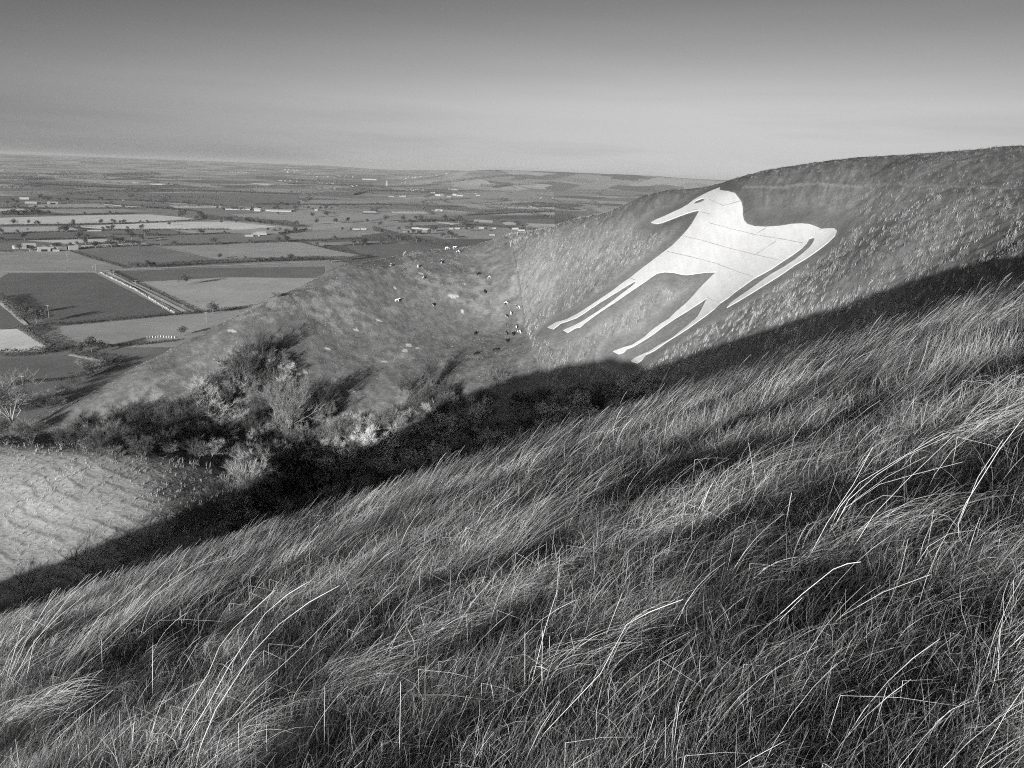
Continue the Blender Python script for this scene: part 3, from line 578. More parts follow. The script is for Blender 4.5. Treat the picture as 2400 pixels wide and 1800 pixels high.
LV = leafy(5, 5.5, 2600, .30, 11); LV2 = leafy(4, 6, 2200, .28, 12)
for nm, A in (('a', A1), ('b', A2), ('c', A3)):
    defkind('dark'+nm, 'bare_shrub', 'shrub', A, 'bark', 'dark_twigs'); defkind('mid'+nm, 'bare_shrub', 'shrub', A, 'bark', 'mid_twigs')
    defkind('pale'+nm, 'pale_shrub', 'shrub', A, 'pale_bark', 'pale_twigs')
defkind('white', 'pale_shrub', 'shrub', A2, 'pale_bark', 'white_twigs')
defkind('bigtree', 'bare_tree', 'tree', T1, 'pale_bark', 'mid_twigs', 'trunk', 'crown'); defkind('roundtree', 'bare_tree', 'tree', T2, 'pale_bark', 'mid_twigs', 'trunk', 'crown')
defkind('darktree', 'bare_tree', 'tree', T1, 'bark', 'dark_twigs', 'trunk', 'crown')
defkind('front', 'bare_shrub', 'shrub', F1, 'dark_twigs', 'dark_twigs')
defkind('leaf', 'evergreen_shrub', 'shrub', (None, LV), 'bark', 'dark_leaves', 'stems', 'leaves'); defkind('leafmid', 'dense_shrub', 'shrub', (None, LV2), 'bark', 'mid_twigs', 'stems', 'leaves')
def put(key, p, h, h0, label, group=None, wide=1.0, dz=-.15):
    k = KD[key]
    if k['first'] is None: e = proto(k['name'], label, k['cat'], k['arrs'][0], k['arrs'][1], k['sm'], k['tm'], group, k['sn'], k['tn']); k['first'] = e
    else: e = copy_tree(k['first'])
    for q in ('label', 'group'):
        if q in e: del e[q]
    tag(e, label, k['cat'], group); s = h/h0; e.location = (p[0], p[1], p[2]+dz); e.scale = (s*wide, s*wide, s); e.rotation_euler = (0, 0, random.uniform(0, 6.28)); return e
SOLO = [('bigtree',672,1036,150,14,'tall many stemmed bare tree with pale trunks in the combe scrub',.85),('darktree',745,985,110,14,'dark bare tree leaning right just behind the pale many stemmed tree',.7),('roundtree',35,1010,112,12,'round pale bare tree at the left edge below the hill tip',1.5),
 ('darktree',615,862,95,14,'upright dark bare tree topmost of the scrub on the open slope',.8),('darkb',570,905,90,6,'dark spreading shrub beside the topmost bare tree',.9),('darktree',1012,925,98,14,'tall dark bush pointing up the pasture below the black cattle',.6),('darkb',955,940,70,6,'dark shrub left of the tall pointed bush',1.),('darka',1035,945,60,6,'ragged dark shrub right of the tall pointed bush',.8),
 ('palea',585,1146,78,6,'pale upright bare shrub at the corner of the terraced pasture',.8),('white',862,1060,62,6,'brightest whitish shrub at the edge of the shade',1.1),('white',925,1055,45,6,'low white shrub right of the brightest one',1.2),('white',800,1075,40,6,'small white shrub left of the brightest one',1.1),('leaf',690,1130,60,5,'black evergreen bush at the shade edge beside the pasture corner',1.),('leaf',905,1045,38,5,'low black evergreen behind the white shrub',1.5),('leaf',1220,965,45,5,'round black evergreen alone in the shaded slope',1.),('leaf',1395,965,40,5,'black evergreen in the shade above the brow',1.),
 ('front',205,1345,85,4,'bare twiggy shrub standing against the lower terraced pasture',1.1),('front',350,1290,95,4,'wide bare twiggy shrub against the upper terraced pasture',1.2),('front',470,1235,100,4,'bare shrub merging into the shaded hillside',1.3),('front',60,1400,80,4,'bare twiggy shrub at the left edge above the long grass',1.),('front',290,1320,55,4,'small bare shrub between two wider ones',1.2),('front',540,1190,90,4,'dark twiggy shrub where the shade meets the pasture',1.4),('front',420,1240,80,4,'bare shrub on the shade line beside the wide one',1.2),
 ('mida',650,697,16,6,'small bush on the ridge where it leaves the pale field',1.4),('darka',612,706,14,6,'small dark bush behind the ridge line',1.3),('mida',1165,905,40,6,'lone dark bush at the foot of the fence line',1.5)]
H = hit([s[1] for s in SOLO], [s[2] for s in SOLO], 60, 700, 700)
for (k, u, v, hp, h0, lab, wd), p in zip(SOLO, H):
    if np.isnan(p[0]): print('no hit', lab); continue
    put(k, p, hp/F*np.linalg.norm(p), h0, lab, None, wd)
BAND = [(100,1040),(140,1035),(230,1018),(330,990),(420,962),(500,920),(530,860),(560,830),(640,830),(680,880),(650,960),(690,985),(790,985),(860,1010),(930,975),(980,915),(1040,925),(1090,950),(1150,945),(1130,985),(1040,1040),(940,1080),(760,1140),(640,1150),(560,1140),(520,1085),(400,1070),(260,1078),(150,1050),(0,1035),(0,1000)]
SHADE = [(560,1150),(640,1130),(760,1140),(940,1080),(1040,1040),(1130,985),(1300,930),(1560,900),(1560,960),(1300,1080),(1000,1180),(700,1250),(520,1270)]
def scatter(poly, n, mind, lo=60, hi=520):
    x0 = min(p[0] for p in poly); x1 = max(p[0] for p in poly); y0 = min(p[1] for p in poly); y1 = max(p[1] for p in poly)
    u = rng.uniform(x0, x1, n*6); v = rng.uniform(y0, y1, n*6); k = inpoly(u, v, poly); u, v = u[k], v[k]; P = hit(u, v, lo, hi, 260); out = []; ac = []
    for a, b, p in zip(u, v, P):
        if np.isnan(p[0]) or np.hypot(p[0], p[1]) < 70: continue
        if all((a-c)**2+((b-d)*1.5)**2 > mind*mind for c, d in ac): ac.append((a, b)); out.append((a, b, p))
        if len(out) >= n: break
    return out
MK = [('the many stemmed pale tree',672,1000),('the round pale tree',35,980),('the topmost bare tree',615,830),('the tall pointed bush',1012,885),('the bright white shrub',862,1040),('the corner shrub of the terraced pasture',585,1120),('the lone bush below the fence',1165,895),('the tip of the ridge',110,985),('the pasture edge',300,1075),('the black evergreen at the shade edge',690,1120),('the chalk scrape',545,776),('the hooves of the figure',1480,850),('the round evergreen in the shade',1220,950),('the evergreen above the brow',1395,950),('the wide shrub on the pasture',350,1250),('the low white shrub',925,1045)]
LB = dict(dark='dark bare shrub in the sunlit scrub of the combe', mid='grey brown bare shrub in the sunlit scrub of the combe', pale='pale straw coloured shrub in the sunlit scrub of the combe', leafmid='low dense bramble clump in the sunlit scrub of the combe')
for u, v, p in scatter(BAND, 310, 17):
    left = u < 480; q = fbm(np.array(u/90.), np.array(v/60.), 201, 2)
    w = (['dark']*6+['mid']*3 if left and q < .62 else ['mid']*5+['pale']*8+['dark']*2 if q > .43 else ['dark']*3+['mid']*6+['pale']*4)+['leafmid']
    if u > 760 and v < 1000: w = ['mid']*3+['pale']*4+['dark']
    k = random.choice(w); h = random.uniform(4.8, 9.5)*(.82 if u > 520 else 1)*(.8 if k in ('pale', 'leafmid') else 1)
    if u < 470: h *= .85
    if v > 1040 and u < 560: h *= .75
    put(k if k == 'leafmid' else k+random.choice('abc'), p, h*(.65 if k == 'leafmid' else 1), 4 if k == 'leafmid' else 6, place_label({'dark': 'dark bare shrub', 'mid': 'grey brown bare shrub', 'pale': 'pale straw coloured shrub', 'leafmid': 'dense low bramble clump'}[k]+(' (tall)' if False else ''), u, v, MK) or LB[k], 'scrub in the combe', random.uniform(.85, 1.2))
for u, v, p in scatter(SHADE, 170, 22):
    k = random.choice(['dark']*3+['mid']*5+['pale']*4+['leaf'])
    put(k if k == 'leaf' else k+random.choice('abc'), p, random.uniform(3, 6)*(.7 if k == 'leaf' else 1), 5 if k == 'leaf' else 6, place_label({'dark': 'shaded dark shrub', 'mid': 'shaded greyish shrub', 'pale': 'shaded pale shrub', 'leaf': 'shaded black evergreen'}[k], u, v, MK) or {'dark': 'dark bare shrub on the shaded slope beyond the brow', 'pale': 'pale shrub on the shaded slope beyond the brow', 'mid': 'greyish bare shrub on the shaded slope beyond the brow', 'leaf': 'black evergreen bush on the shaded slope beyond the brow'}[k], 'shrubs in the shade', random.uniform(.9, 1.4))
# scrub and hedge trees below the tip of the ridge, on the vale side
for i_, (u, v, h) in enumerate([(60,965,8),(95,955,8),(125,940,8),(150,925,8),(175,905,7),(198,890,7),(222,872,7),(248,858,6),(30,970,8),(5,965,8),(110,958,7),(75,945,7),(45,950,7),(200,868,10),(222,880,7),(140,952,6)]):
    p = onz(np.array([float(u)]), np.array([float(v)]), ZV)[0]; q = hit([u], [v], 150, 900, 500)[0]
    if not np.isnan(q[0]): p = q
    put(random.choice(['darka', 'darkb', 'darkc', 'mida']), p, h, 6, place_label('thicket shrub on the vale side', u, v, [('the round pale tree',35,980),('the tip of the ridge',110,985),('the left power pole',54,900),('the ridge foot',215,870)]) or 'dark shrub in the thicket running down the tip of the ridge', 'thicket at the ridge tip', 1.3)
# ------------------------------------------------------------------ pasture fence, gate and posts
def zland(x, y): return float(land(np.array([float(x)]), np.array([float(y)]))[0]+tuss(np.array([float(x)]), np.array([float(y)]), np.array([99.]))[0])
mwood = mat('grey_wood', .13, rough=.9); mpale = mat('pale_wood', .5, rough=.9); mwire = mat('wire', .2, rough=.6)
fe = empty('wire_fence', (FENCE[0][0], FENCE[0][1], zland(*FENCE[0]))); tag(fe, 'post and wire fence running down the slope between the cattle and the white figure', 'fence')
pp = []; 
for (a, b) in zip(FENCE[:-1], FENCE[1:]):
    k = max(1, int(math.hypot(b[0]-a[0], b[1]-a[1])/3.2))
    for i in range(k): pp.append((a[0]+(b[0]-a[0])*i/k, a[1]+(b[1]-a[1])*i/k))
o0 = Vector(fe.location); tops = []
for i, (x, y) in enumerate(pp):
    m = MB(); z = zland(x, y); q = Vector((x, y, z))-o0; m.tube([q-Vector((0, 0, .3)), q+Vector((random.gauss(0, .04), random.gauss(0, .04), 1.25))], .075, 6); m.build('post', mwood, fe); tops.append(q)
m = MB()
for hh in (.35, .7, 1.05): m.tube([q+Vector((0, 0, hh)) for q in tops], .018, 3)
m.build('wire', mwire, fe)
gp = hit([1207], [556], 200, 420, 400)[0]; ge = empty('field_gate', (gp[0], gp[1], zland(gp[0], gp[1])), .4); tag(ge, 'small wooden gate with tall posts where the fence meets the ridge', 'gate')
for x in (-.9, .9):
    m = MB(); m.box(x-.1, x+.1, -.1, .1, -.3, 2.3 if x > 0 else 1.9); m.build('post', mpale if x > 0 else mwood, ge)
m = MB()
for i in range(5): m.box(-.8, .8, -.03, .03, .25+i*.24, .35+i*.24)
m.box(-.8, -.72, -.05, .05, .2, 1.35); m.box(.72, .8, -.05, .05, .2, 1.35); m.build('bars', mwood, ge)
for u, v, h, mm, tl, lab in [(1197,578,1.9,mpale,0,'pale waymark post on the path just below the gate'),(1240,786,1.7,mpale,.7,'pale leaning post beside the legs of the white figure'),(1290,872,1.5,mwood,0,'short dark post at the edge of the shade'),(1185,765,1.2,mwood,0,'short dark post among the cattle at the fence end')]:
    p = hit([u], [v], 100, 420, 400)[0]; e = MB(); e.tube([(0, 0, -.3), (tl*.6, 0, h)], .11, 6); e.tube([(tl*.6, 0, h), (tl*.62, 0, h+.06)], .08, 6); o = e.build('marker_post', mm); o.location = (p[0], p[1], zland(p[0], p[1])); tag(o, lab, 'post')
# ------------------------------------------------------------------ cattle
def cow_mesh(seed, graze):
    R = random.Random(seed)
    J = [(-.85,0,1.12),(-.45,0,1.13),(.0,0,1.06),(.42,0,1.10),(.72,0,1.18)]; rad = [.26,.31,.35,.33,.24]; E = [(0,1),(1,2),(2,3),(3,4)]
    def ad(p, r, par): J.append(p); rad.append(r); E.append((par, len(J)-1)); return len(J)-1
    if graze: n = ad((1.02,0,.92), .16, 4); n = ad((1.22,0,.5), .12, n); hd_ = ad((1.32,0,.28), .12, n); ad((1.46,0,.10), .075, hd_)
    else: n = ad((1.0,0,1.38), .16, 4); hd_ = ad((1.22,0,1.5), .13, n); ad((1.5,0,1.38), .08, hd_)
    for s in (-1, 1):
        ad((J[hd_][0]-.08, s*.2, J[hd_][2]+.06), .045, hd_)
        a = ad((-.78, s*.19, .78), .17, 0); a = ad((-.68, s*.2, .62), .1, a); b = ad((-.86, s*.2, .40), .06, a); c = ad((-.82, s*.2, .05), .055, b)
        a = ad((.5, s*.18, .72), .13, 3); b = ad((.52+.1*s, s*.18, .40), .065, a); c = ad((.5+.1*s, s*.18, .05), .055, b)
    a = ad((-1.12,0,1.12), .05, 0); a = ad((-1.18,0,.75), .03, a); ad((-1.17,0,.45), .045, a)
    me = bpy.data.meshes.new('cow'); me.from_pydata(J, E, []); o = bpy.data.objects.new('cow', me); COL.objects.link(o)
    md = o.modifiers.new('s', 'SKIN'); md.use_smooth_shade = True; o.modifiers.new('b', 'SUBSURF').levels = 1
    for v, r in zip(me.skin_vertices[0].data, rad): v.radius = (r*.85, r)
    me.skin_vertices[0].data[2].use_root = True
    dg = bpy.context.evaluated_depsgraph_get(); m2 = bpy.data.meshes.new_from_object(o.evaluated_get(dg)); bpy.data.objects.remove(o); bpy.data.meshes.remove(me); return m2
def hide(seed, white):
    m = mat('cow_hide', .5, rough=.7); n = m.node_tree.nodes; l = m.node_tree.links; b = n['Principled BSDF']; t = n.new('ShaderNodeTexCoord'); mp = n.new('ShaderNodeMapping'); mp.inputs['Location'].default_value = (seed*3.1, seed*1.7, 0)
    x = n.new('ShaderNodeTexNoise'); x.inputs['Scale'].default_value = 1.15; x.inputs['Detail'].default_value = 1; cr = n.new('ShaderNodeValToRGB'); cr.color_ramp.interpolation = 'CONSTANT'
    cr.color_ramp.elements[0].color = (.025, .025, .025, 1); cr.color_ramp.elements[1].color = (.8, .8, .8, 1); cr.color_ramp.elements[1].position = 1-white
    l.new(t.outputs['Object'], mp.inputs[0]); l.new(mp.outputs[0], x.inputs[0]); l.new(x.outputs[0], cr.inputs[0]); l.new(cr.outputs[0], b.inputs['Base Color']); return m
hides = [hide(1, .55), hide(2, .50), hide(3, .60), hide(4, .46)]; hblack = mat('black_hide', .018, rough=.6); hgrey = mat('grey_hide', .12, rough=.7)
CM = {g: cow_mesh(1, g) for g in (True, False)}
CW = [(926,598,'black and white cow farthest left on the ridge line',1.7),(949,595,'small patched cow on the ridge line right of the leftmost one',1.2),(1048,583,'patched cow grazing on the ridge behind the nearest pair',.4),(1066,580,'mostly white cow side on at the ridge line',.1),(1076,591,'dark patched cow just under the white one on the ridge',.2),
 (917,622,'white cow with dark head, leftmost below the ridge',1.1),(980,625,'white rumped cow in the middle of the upper pasture',1.5),(1034,615,'white cow seen from behind above the middle pasture',1.5),(993,652,'patched cow facing away in the middle pasture',1.4),(1147,651,'white cow with dark head below the lone black one',.9),(932,705,'patched cow side on, lowest of the left group',.15),(1015,716,'round white cow seen end on',1.6),(1188,711,'white cow lying stretched towards the fence',.1),(1214,721,'patched cow against the fence',2.5),(1197,735,'large white cow left of the fence',1.9),(1187,742,'patched cow behind the large white one',2.0),(1210,768,'patched cow at the lower fence',1.7),(1217,779,'black and white cow lowest at the fence',2.2)]
CB = [(1122,643,'lone black cow in the upper pasture',.5),(1136,686,'small black cow between white ones',2.0),(1115,783,'black cow apart from the herd, lower left',1.0),(1202,784,'black cow close beside the lowest patched one',2.),(1184,783,'grey cow left of a black one',2.3),(1188,800,'black cow just below the grey one',1.9),(1161,821,'black cow side on in the lower pasture',.1),(1116,831,'lowest black cow in the pasture',.3)]
for i, (u, v, lab, rz) in enumerate(CW+CB):
    p = hit([u], [v+2], 150, 440, 500)[0]
    if np.isnan(p[0]): p = at(u, v+2, 372)
    black = i >= len(CW); me = CM[i % 3 != 1]; key = (i % 3 != 1, 'b' if black else i % 4)
    if black: mm = hgrey if lab.startswith('grey') else hblack
    else: mm = hides[i % 4]
    m2 = me.copy(); m2.materials.clear(); m2.materials.append(mm); o = bpy.data.objects.new('cow', m2); COL.objects.link(o)
    az = math.atan2(p[0], p[1]); o.rotation_euler = (0, -.18, rz+random.gauss(0, .1)-az); o.location = (p[0], p[1], zland(p[0], p[1])-.03); o.scale = (.88,)*3; tag(o, lab, 'cow', 'cattle grazing on the ridge pasture')
# ------------------------------------------------------------------ the vale: fields
Z2 = lambda P: zp(P, 3.16, 0, 340)
Z3 = lambda P: zp(P, 3.16, 600, 340)
Z5 = lambda P: zp(P, 3.16, 0, 700)
def field(px, tone, name='field', dz=.2, streak=None):
    P = onz(np.array([p[0] for p in px]), np.array([p[1] for p in px]), ZV)
    tone = tone*1.18 if tone > .3 else tone*.92
    m = mat('field', min(tone, .92), noise=((1/55., .32, ISO), (1/9., .12, ISO))+((streak,) if streak else ()))
    b = MB(); b.add([(p[0], p[1], ZV+dz) for p in P], [tuple(range(len(P)))]); o = b.build(name, m); o['kind'] = 'structure'
    me = o.data
    if me.polygons[0].normal.z < 0: me.flip_normals()
    return o
FS = [(Z2([(0,985),(60,950),(690,945),(1290,1255),(450,1328),(330,1310),(20,1130),(0,1100)]), .22),(Z2([(0,1185),(190,1340),(0,1372)]), .24),
 (Z2([(840,935),(1600,912),(2400,900),(2400,985),(1700,975),(1100,1012),(960,1012)]), .25),(Z2([(970,1018),(1700,982),(2400,990),(2400,1100),(1760,1215),(1500,1246)]), .46),
 (Z2([(450,1345),(1290,1268),(1760,1228),(2000,1260),(1440,1500),(600,1500),(300,1420)]), .40),(Z5([(0,232),(150,225),(350,345),(330,395),(0,400)]), .80),(Z5([(0,448),(510,418),(880,498),(650,590),(0,640)]), .24),
 (Z2([(0,820),(520,792),(920,915),(700,930),(0,934)]), .36),(Z2([(560,785),(900,768),(1250,772),(1640,858),(1500,878),(950,903)]), .30),(Z2([(1210,752),(2400,722),(2400,850),(1680,858)]), .38),
 (Z2([(0,662),(650,642),(760,690),(200,702),(0,702)]), .24),(Z2([(200,708),(760,697),(950,716),(560,738)]), .62),(Z2([(600,762),(1150,742),(1060,728),(600,742)]), .60),
 (Z2([(0,540),(600,522),(1100,513),(1350,535),(1480,554),(900,578),(0,592)]), .66),(Z2([(500,602),(1230,574),(1700,568),(2060,606),(1800,626),(800,626)]), .74),(Z2([(0,608),(450,602),(640,634),(0,655)]), .5),
 (Z2([(0,472),(180,470),(290,496),(0,502)]), .68),(Z2([(220,474),(900,474),(1150,495),(600,512),(330,500)]), .36),(Z2([(700,432),(850,436),(1250,463),(950,463)]), .8),(Z2([(200,440),(700,436),(900,464),(220,466)]), .42),
 (Z2([(900,348),(2212,372),(2212,468),(1650,448),(1100,408),(600,400),(300,330)]), .28),(Z2([(1100,410),(1500,405),(1640,440),(1300,440)]), .5),(Z2([(1250,448),(1640,452),(1640,464),(1300,464)]), .7),
 (Z2([(1780,272),(2212,285),(2500,296),(1950,297)]), .85),(Z2([(320,226),(700,230),(600,240),(340,238)]), .8),(Z2([(0,266),(190,270),(190,276),(0,272)]), .8),(Z2([(860,232),(2212,260),(1700,270),(900,262)]), .3),
 (Z2([(1700,512),(2212,500),(2600,505),(3000,505),(2750,560),(1900,570)]), .40),(Z3([(200,668),(330,640),(430,628),(640,632),(810,688),(330,708)]), .34),(Z3([(360,728),(800,712),(1040,718),(1180,728),(640,740),(560,742)]), .34),(Z3([(660,752),(1100,732),(1400,770),(1000,850),(840,835)]), .25),
 (Z3([(-200,725),(300,720),(830,825),(640,862),(-200,850)]), .40),(Z3([(1090,625),(1290,635),(1280,658),(1080,660)]), .62),(Z3([(1110,670),(1280,672),(1480,716),(1250,722)]), .26),(Z3([(1300,562),(1590,590),(1500,600),(1350,575)]), .66),(Z3([(1620,547),(1760,550),(1750,578),(1610,570)]), .6),
 (Z3([(1820,575),(1880,567),(1960,590),(1850,592)]), .6),(Z3([(1990,580),(2212,584),(2212,600),(2000,612)]), .55),(Z3([(1000,490),(1280,490),(1300,508),(1010,508)]), .62),(Z3([(720,378),(820,346),(1200,350),(1300,375),(1150,388)]), .34),(Z3([(1700,515),(2000,492),(2212,494),(2212,520)]), .5),(Z3([(1830,462),(2212,462),(2212,474),(1830,470)]), .75),(Z3([(2060,498),(2212,500),(2212,530),(2040,522)]), .26),(Z3([(1560,545),(2212,548),(2212,580),(1990,576)]), .28),(Z3([(1290,480),(1600,490),(1640,505),(1330,500)]), .5),(Z3([(1490,350),(2212,345),(2212,390),(1500,400)]), .38),(Z3([(0,410),(500,405),(1000,420),(1100,440),(0,445)]), .36)]
for i, (px, t) in enumerate(FS): field(px, t, streak=((1/4., .22, (1, .12, 1)) if i in (0, 6) else (1/5., .16, (1, .12, 1) if i % 2 else (.1, 1, 1))), dz=.2+.02*(i % 7))
def strip(px, w, tone, name, dz=.45):
    P = onz(np.array([p[0] for p in px], float), np.array([p[1] for p in px], float), ZV); m = MB(); V = []
    for i, p in enumerate(P):
        d = P[min(i+1, len(P)-1)]-P[max(i-1, 0)]; n = np.array([-d[1], d[0]])/np.hypot(d[0], d[1])*w/2; V += [(p[0]-n[0], p[1]-n[1], ZV+dz), (p[0]+n[0], p[1]+n[1], ZV+dz)]
    m.add(V, [(2*i, 2*i+2, 2*i+3, 2*i+1) for i in range(len(P)-1)]); o = m.build(name, mat('track', tone, noise=((1/5., .35, ISO),))); o['kind'] = 'structure'
    if o.data.polygons[0].normal.z < 0: o.data.flip_normals()
strip(Z2([(0,1172),(100,1250),(195,1335)]), 4, .7, 'track'); strip(Z2([(750,945),(1000,1068),(1320,1255)]), 8, .5, 'track'); strip(Z2([(800,945),(1060,1080),(1380,1240)]), 5, .62, 'track')
strip(Z2([(0,941),(700,937),(1200,912),(1650,895),(2300,868)]), 7, .6, 'road'); strip(Z5([(150,228),(350,348)]), 5, .6, 'track', .5); strip(Z5([(520,418),(860,487)]), 5, .65, 'track'); strip(Z2([(1060,728),(1640,852)]), 4, .5, 'track')
# ------------------------------------------------------------------ hedges, belts of trees
mhd = mat('hedge_twigs', .06, noise=((.12, .3, ISO),)); mhm = mat('hedge_grey', .085, noise=((.12, .3, ISO),)); mhp = mat('verge_grass', .5, noise=((.3, .3, ISO),))
def cards(P, sz, r=rng):
    n = len(P); D = unit(r.normal(size=(n, 3))+np.array([[0, 0, .3]])); return ribbons(P, D, D, sz, sz*.8, np.zeros(n), 1)
def hedge_pts(A, h, w, per):
    P = []
    for a, b in zip(A[:-1], A[1:]):
        L_ = np.hypot(*(b-a)[:2]); n = max(4, int(L_*per)); t = rng.random(n); q = a+(b-a)*t[:, None]; nn = np.array([-(b-a)[1], (b-a)[0]])/(L_+1e-9)
        s = rng.normal(size=n).clip(-1.5, 1.5)*w*.33; hh = h*(.65+.6*fbm(q[:, 0]/9, q[:, 1]/9, 301, 2))
        P.append(np.stack([q[:, 0]+nn[0]*s, q[:, 1]+nn[1]*s, ZV+.2+rng.random(n)**.7*hh], -1))
    return np.vstack(P)
def hedge(px, h, mt, label, group=None, w=None, name='hedge', cat='hedge', dens=1.0):
    A = onz(np.array([p[0] for p in px], float), np.array([p[1] for p in px], float), ZV); D = np.hypot(A[:, 0], A[:, 1]).mean(); sz = .45+D/2600; P = hedge_pts(A, h, w or h*.9, 9*dens*(800/D)**.6*h/2)
    V, Q, T = cards(P, rng.uniform(.7, 1.3, len(P))*sz); o = npmesh(name, V, Q, mt); tag(o, label, cat, group)
G_ = 'hedgerows across the vale'
HL = [(Z2([(450,1338),(800,1308),(1290,1262),(1500,1245),(1765,1218)]), 3.2, mhd, 'long dark hedge below the big ploughed field, running to the hill'),(Z2([(950,908),(1200,905),(1500,886),(1900,868),(2400,850)]), 6.5, mhd, 'tall ragged hedge of dark bushes beside the pale lane'),(Z2([(520,788),(700,845),(930,912)]), 2.2, mhd, 'thin hedge slanting down to the lane'),(Z2([(0,792),(300,783),(520,772)]), 2.5, mhd, 'hedge in front of the white farm'),(Z2([(600,766),(900,752),(1160,744)]), 3, mhd, 'hedge right of the white farm'),(Z2([(560,741),(800,727),(990,718)]), 3, mhd, 'hedge above the narrow pale field'),
 (Z2([(0,706),(300,702),(760,690)]), 2.4, mhd, None),(Z2([(0,660),(300,648),(650,635)]), 2.6, mhd, None),(Z2([(0,598),(450,594),(900,584),(1230,571),(1500,557)]), 3, mhd, 'long hedge under the large pale fields at left'),(Z2([(470,598),(660,632),(1200,630),(1700,628)]), 3, mhd, None),(Z2([(0,516),(300,518),(560,519),(1000,508)]), 3.5, mhd, None),(Z2([(1210,746),(1700,733),(2400,710)]), 3, mhd, 'dark hedge crossing the middle of the vale'),(Z2([(190,470),(700,470),(1250,468)]), 3, mhd, None),(Z2([(1650,478),(2212,482)]), 5, mhd, 'dark belt in front of the long white sheds'),
 (Z2([(700,432),(1000,455),(1450,492),(1500,545)]), 4, mhd, None),(Z2([(1500,548),(1900,575),(2212,612)]), 12, mhm, 'thick belt of bare trees beyond the pale fields'),(Z2([(560,404),(1000,412),(1650,450)]), 4, mhd, None),(Z2([(200,285),(500,303),(1000,325),(1600,345),(2212,368)]), 6, mhd, None),(Z2([(0,472),(200,470),(290,505)]), 5, mhd, None),(Z2([(0,515),(290,505)]), 9, mhd, None),(Z2([(830,665),(1200,672),(1700,655)]), 2.5, mhd, None),(Z2([(740,948),(1000,1075),(1300,1256)]), 1.3, mhp, 'low pale hedge along the slanting track'),
 (Z2([(820,935),(1100,1065),(1480,1248)]), 1.8, mhd, 'dark hedge right of the slanting track'),(Z3([(0,716),(300,712),(800,692)]), 3, mhd, None),(Z3([(330,720),(560,780),(850,830)]), 2.5, mhd, None),(Z3([(640,744),(1060,728)]), 3, mhd, None),(Z3([(830,690),(1100,705),(1400,740)]), 5, mhm, None),(Z3([(870,632),(1000,670),(1200,722)]), 10, mhm, 'thick line of bare trees slanting behind the hill'),(Z3([(1560,522),(2212,492)]), 4, mhd, None),(Z3([(1050,575),(1550,560)]), 6, mhm, None),(Z3([(0,862),(200,860),(420,858),(700,850),(860,835)]), 6, mhd, 'row of dark bushes ending at the ridge'),(Z3([(170,665),(380,628)]), 4, mhd, None),(Z3([(1080,662),(1290,660)]), 4, mhd, None),(Z3([(0,440),(500,445),(1000,442),(1560,462)]), 5, mhd, None),(Z3([(240,290),(800,300),(1000,330)]), 8, mhm, None),(Z3([(720,372),(830,343),(1100,343)]), 8, mhm, None),(Z3([(1100,620),(1700,600),(2100,640)]), 7, mhm, None),
 (Z5([(150,225),(260,300),(400,395)]), 5, mhm, 'pale bushy hedge between the bright field and the rough pasture'),(Z5([(0,432),(200,428),(330,410),(510,395)]), 6, mhd, 'dark hedge under the bright field at left'),(Z5([(520,412),(700,450),(900,492)]), 3.5, mhd, 'hedge slanting from the bright field to the ridge'),(Z5([(0,640),(300,622),(520,600),(640,570)]), 2.5, mhd, 'dark hedge under the ploughed field at left'),(Z5([(800,360),(1000,352),(1300,320)]), 2.5, mhd, 'hedge crossing the rough pasture beside the ridge'),(Z2([(0,1130),(60,1200),(180,1310)]), 6, mhm, 'bushy hedge between two dark fields at left'),(Z2([(200,1345),(330,1335),(450,1338)]), 3, mhd, 'short hedge joining the field corner at left')]
VM = [('the white farm',110,580),('the cottage group',598,550),('the long white sheds',640,492),('the slanting track',330,700),('the lone bare tree',435,660),('the dark walled barn',865,500),('the church tower',906,435),('the gate on the ridge',1208,548),('the village',1050,455),('the white barns at upper left',120,475),('the white row behind the ridge',985,535),('the big ploughed field',250,690),('the conifer clump',215,815),('the big bare tree',428,500),('the white farmhouse',1030,495),('the pale field at left',200,505),('the far wood',150,430),('the lane hedge',500,625),('the round dark tree',516,600)]
for px, h, mt, lab in HL: hedge(px, h, mt, lab or place_label('low dark hedgerow', px[len(px)//2][0], px[len(px)//2][1], VM) or 'low dark hedgerow between distant fields of the vale', G_ if lab is None else None)
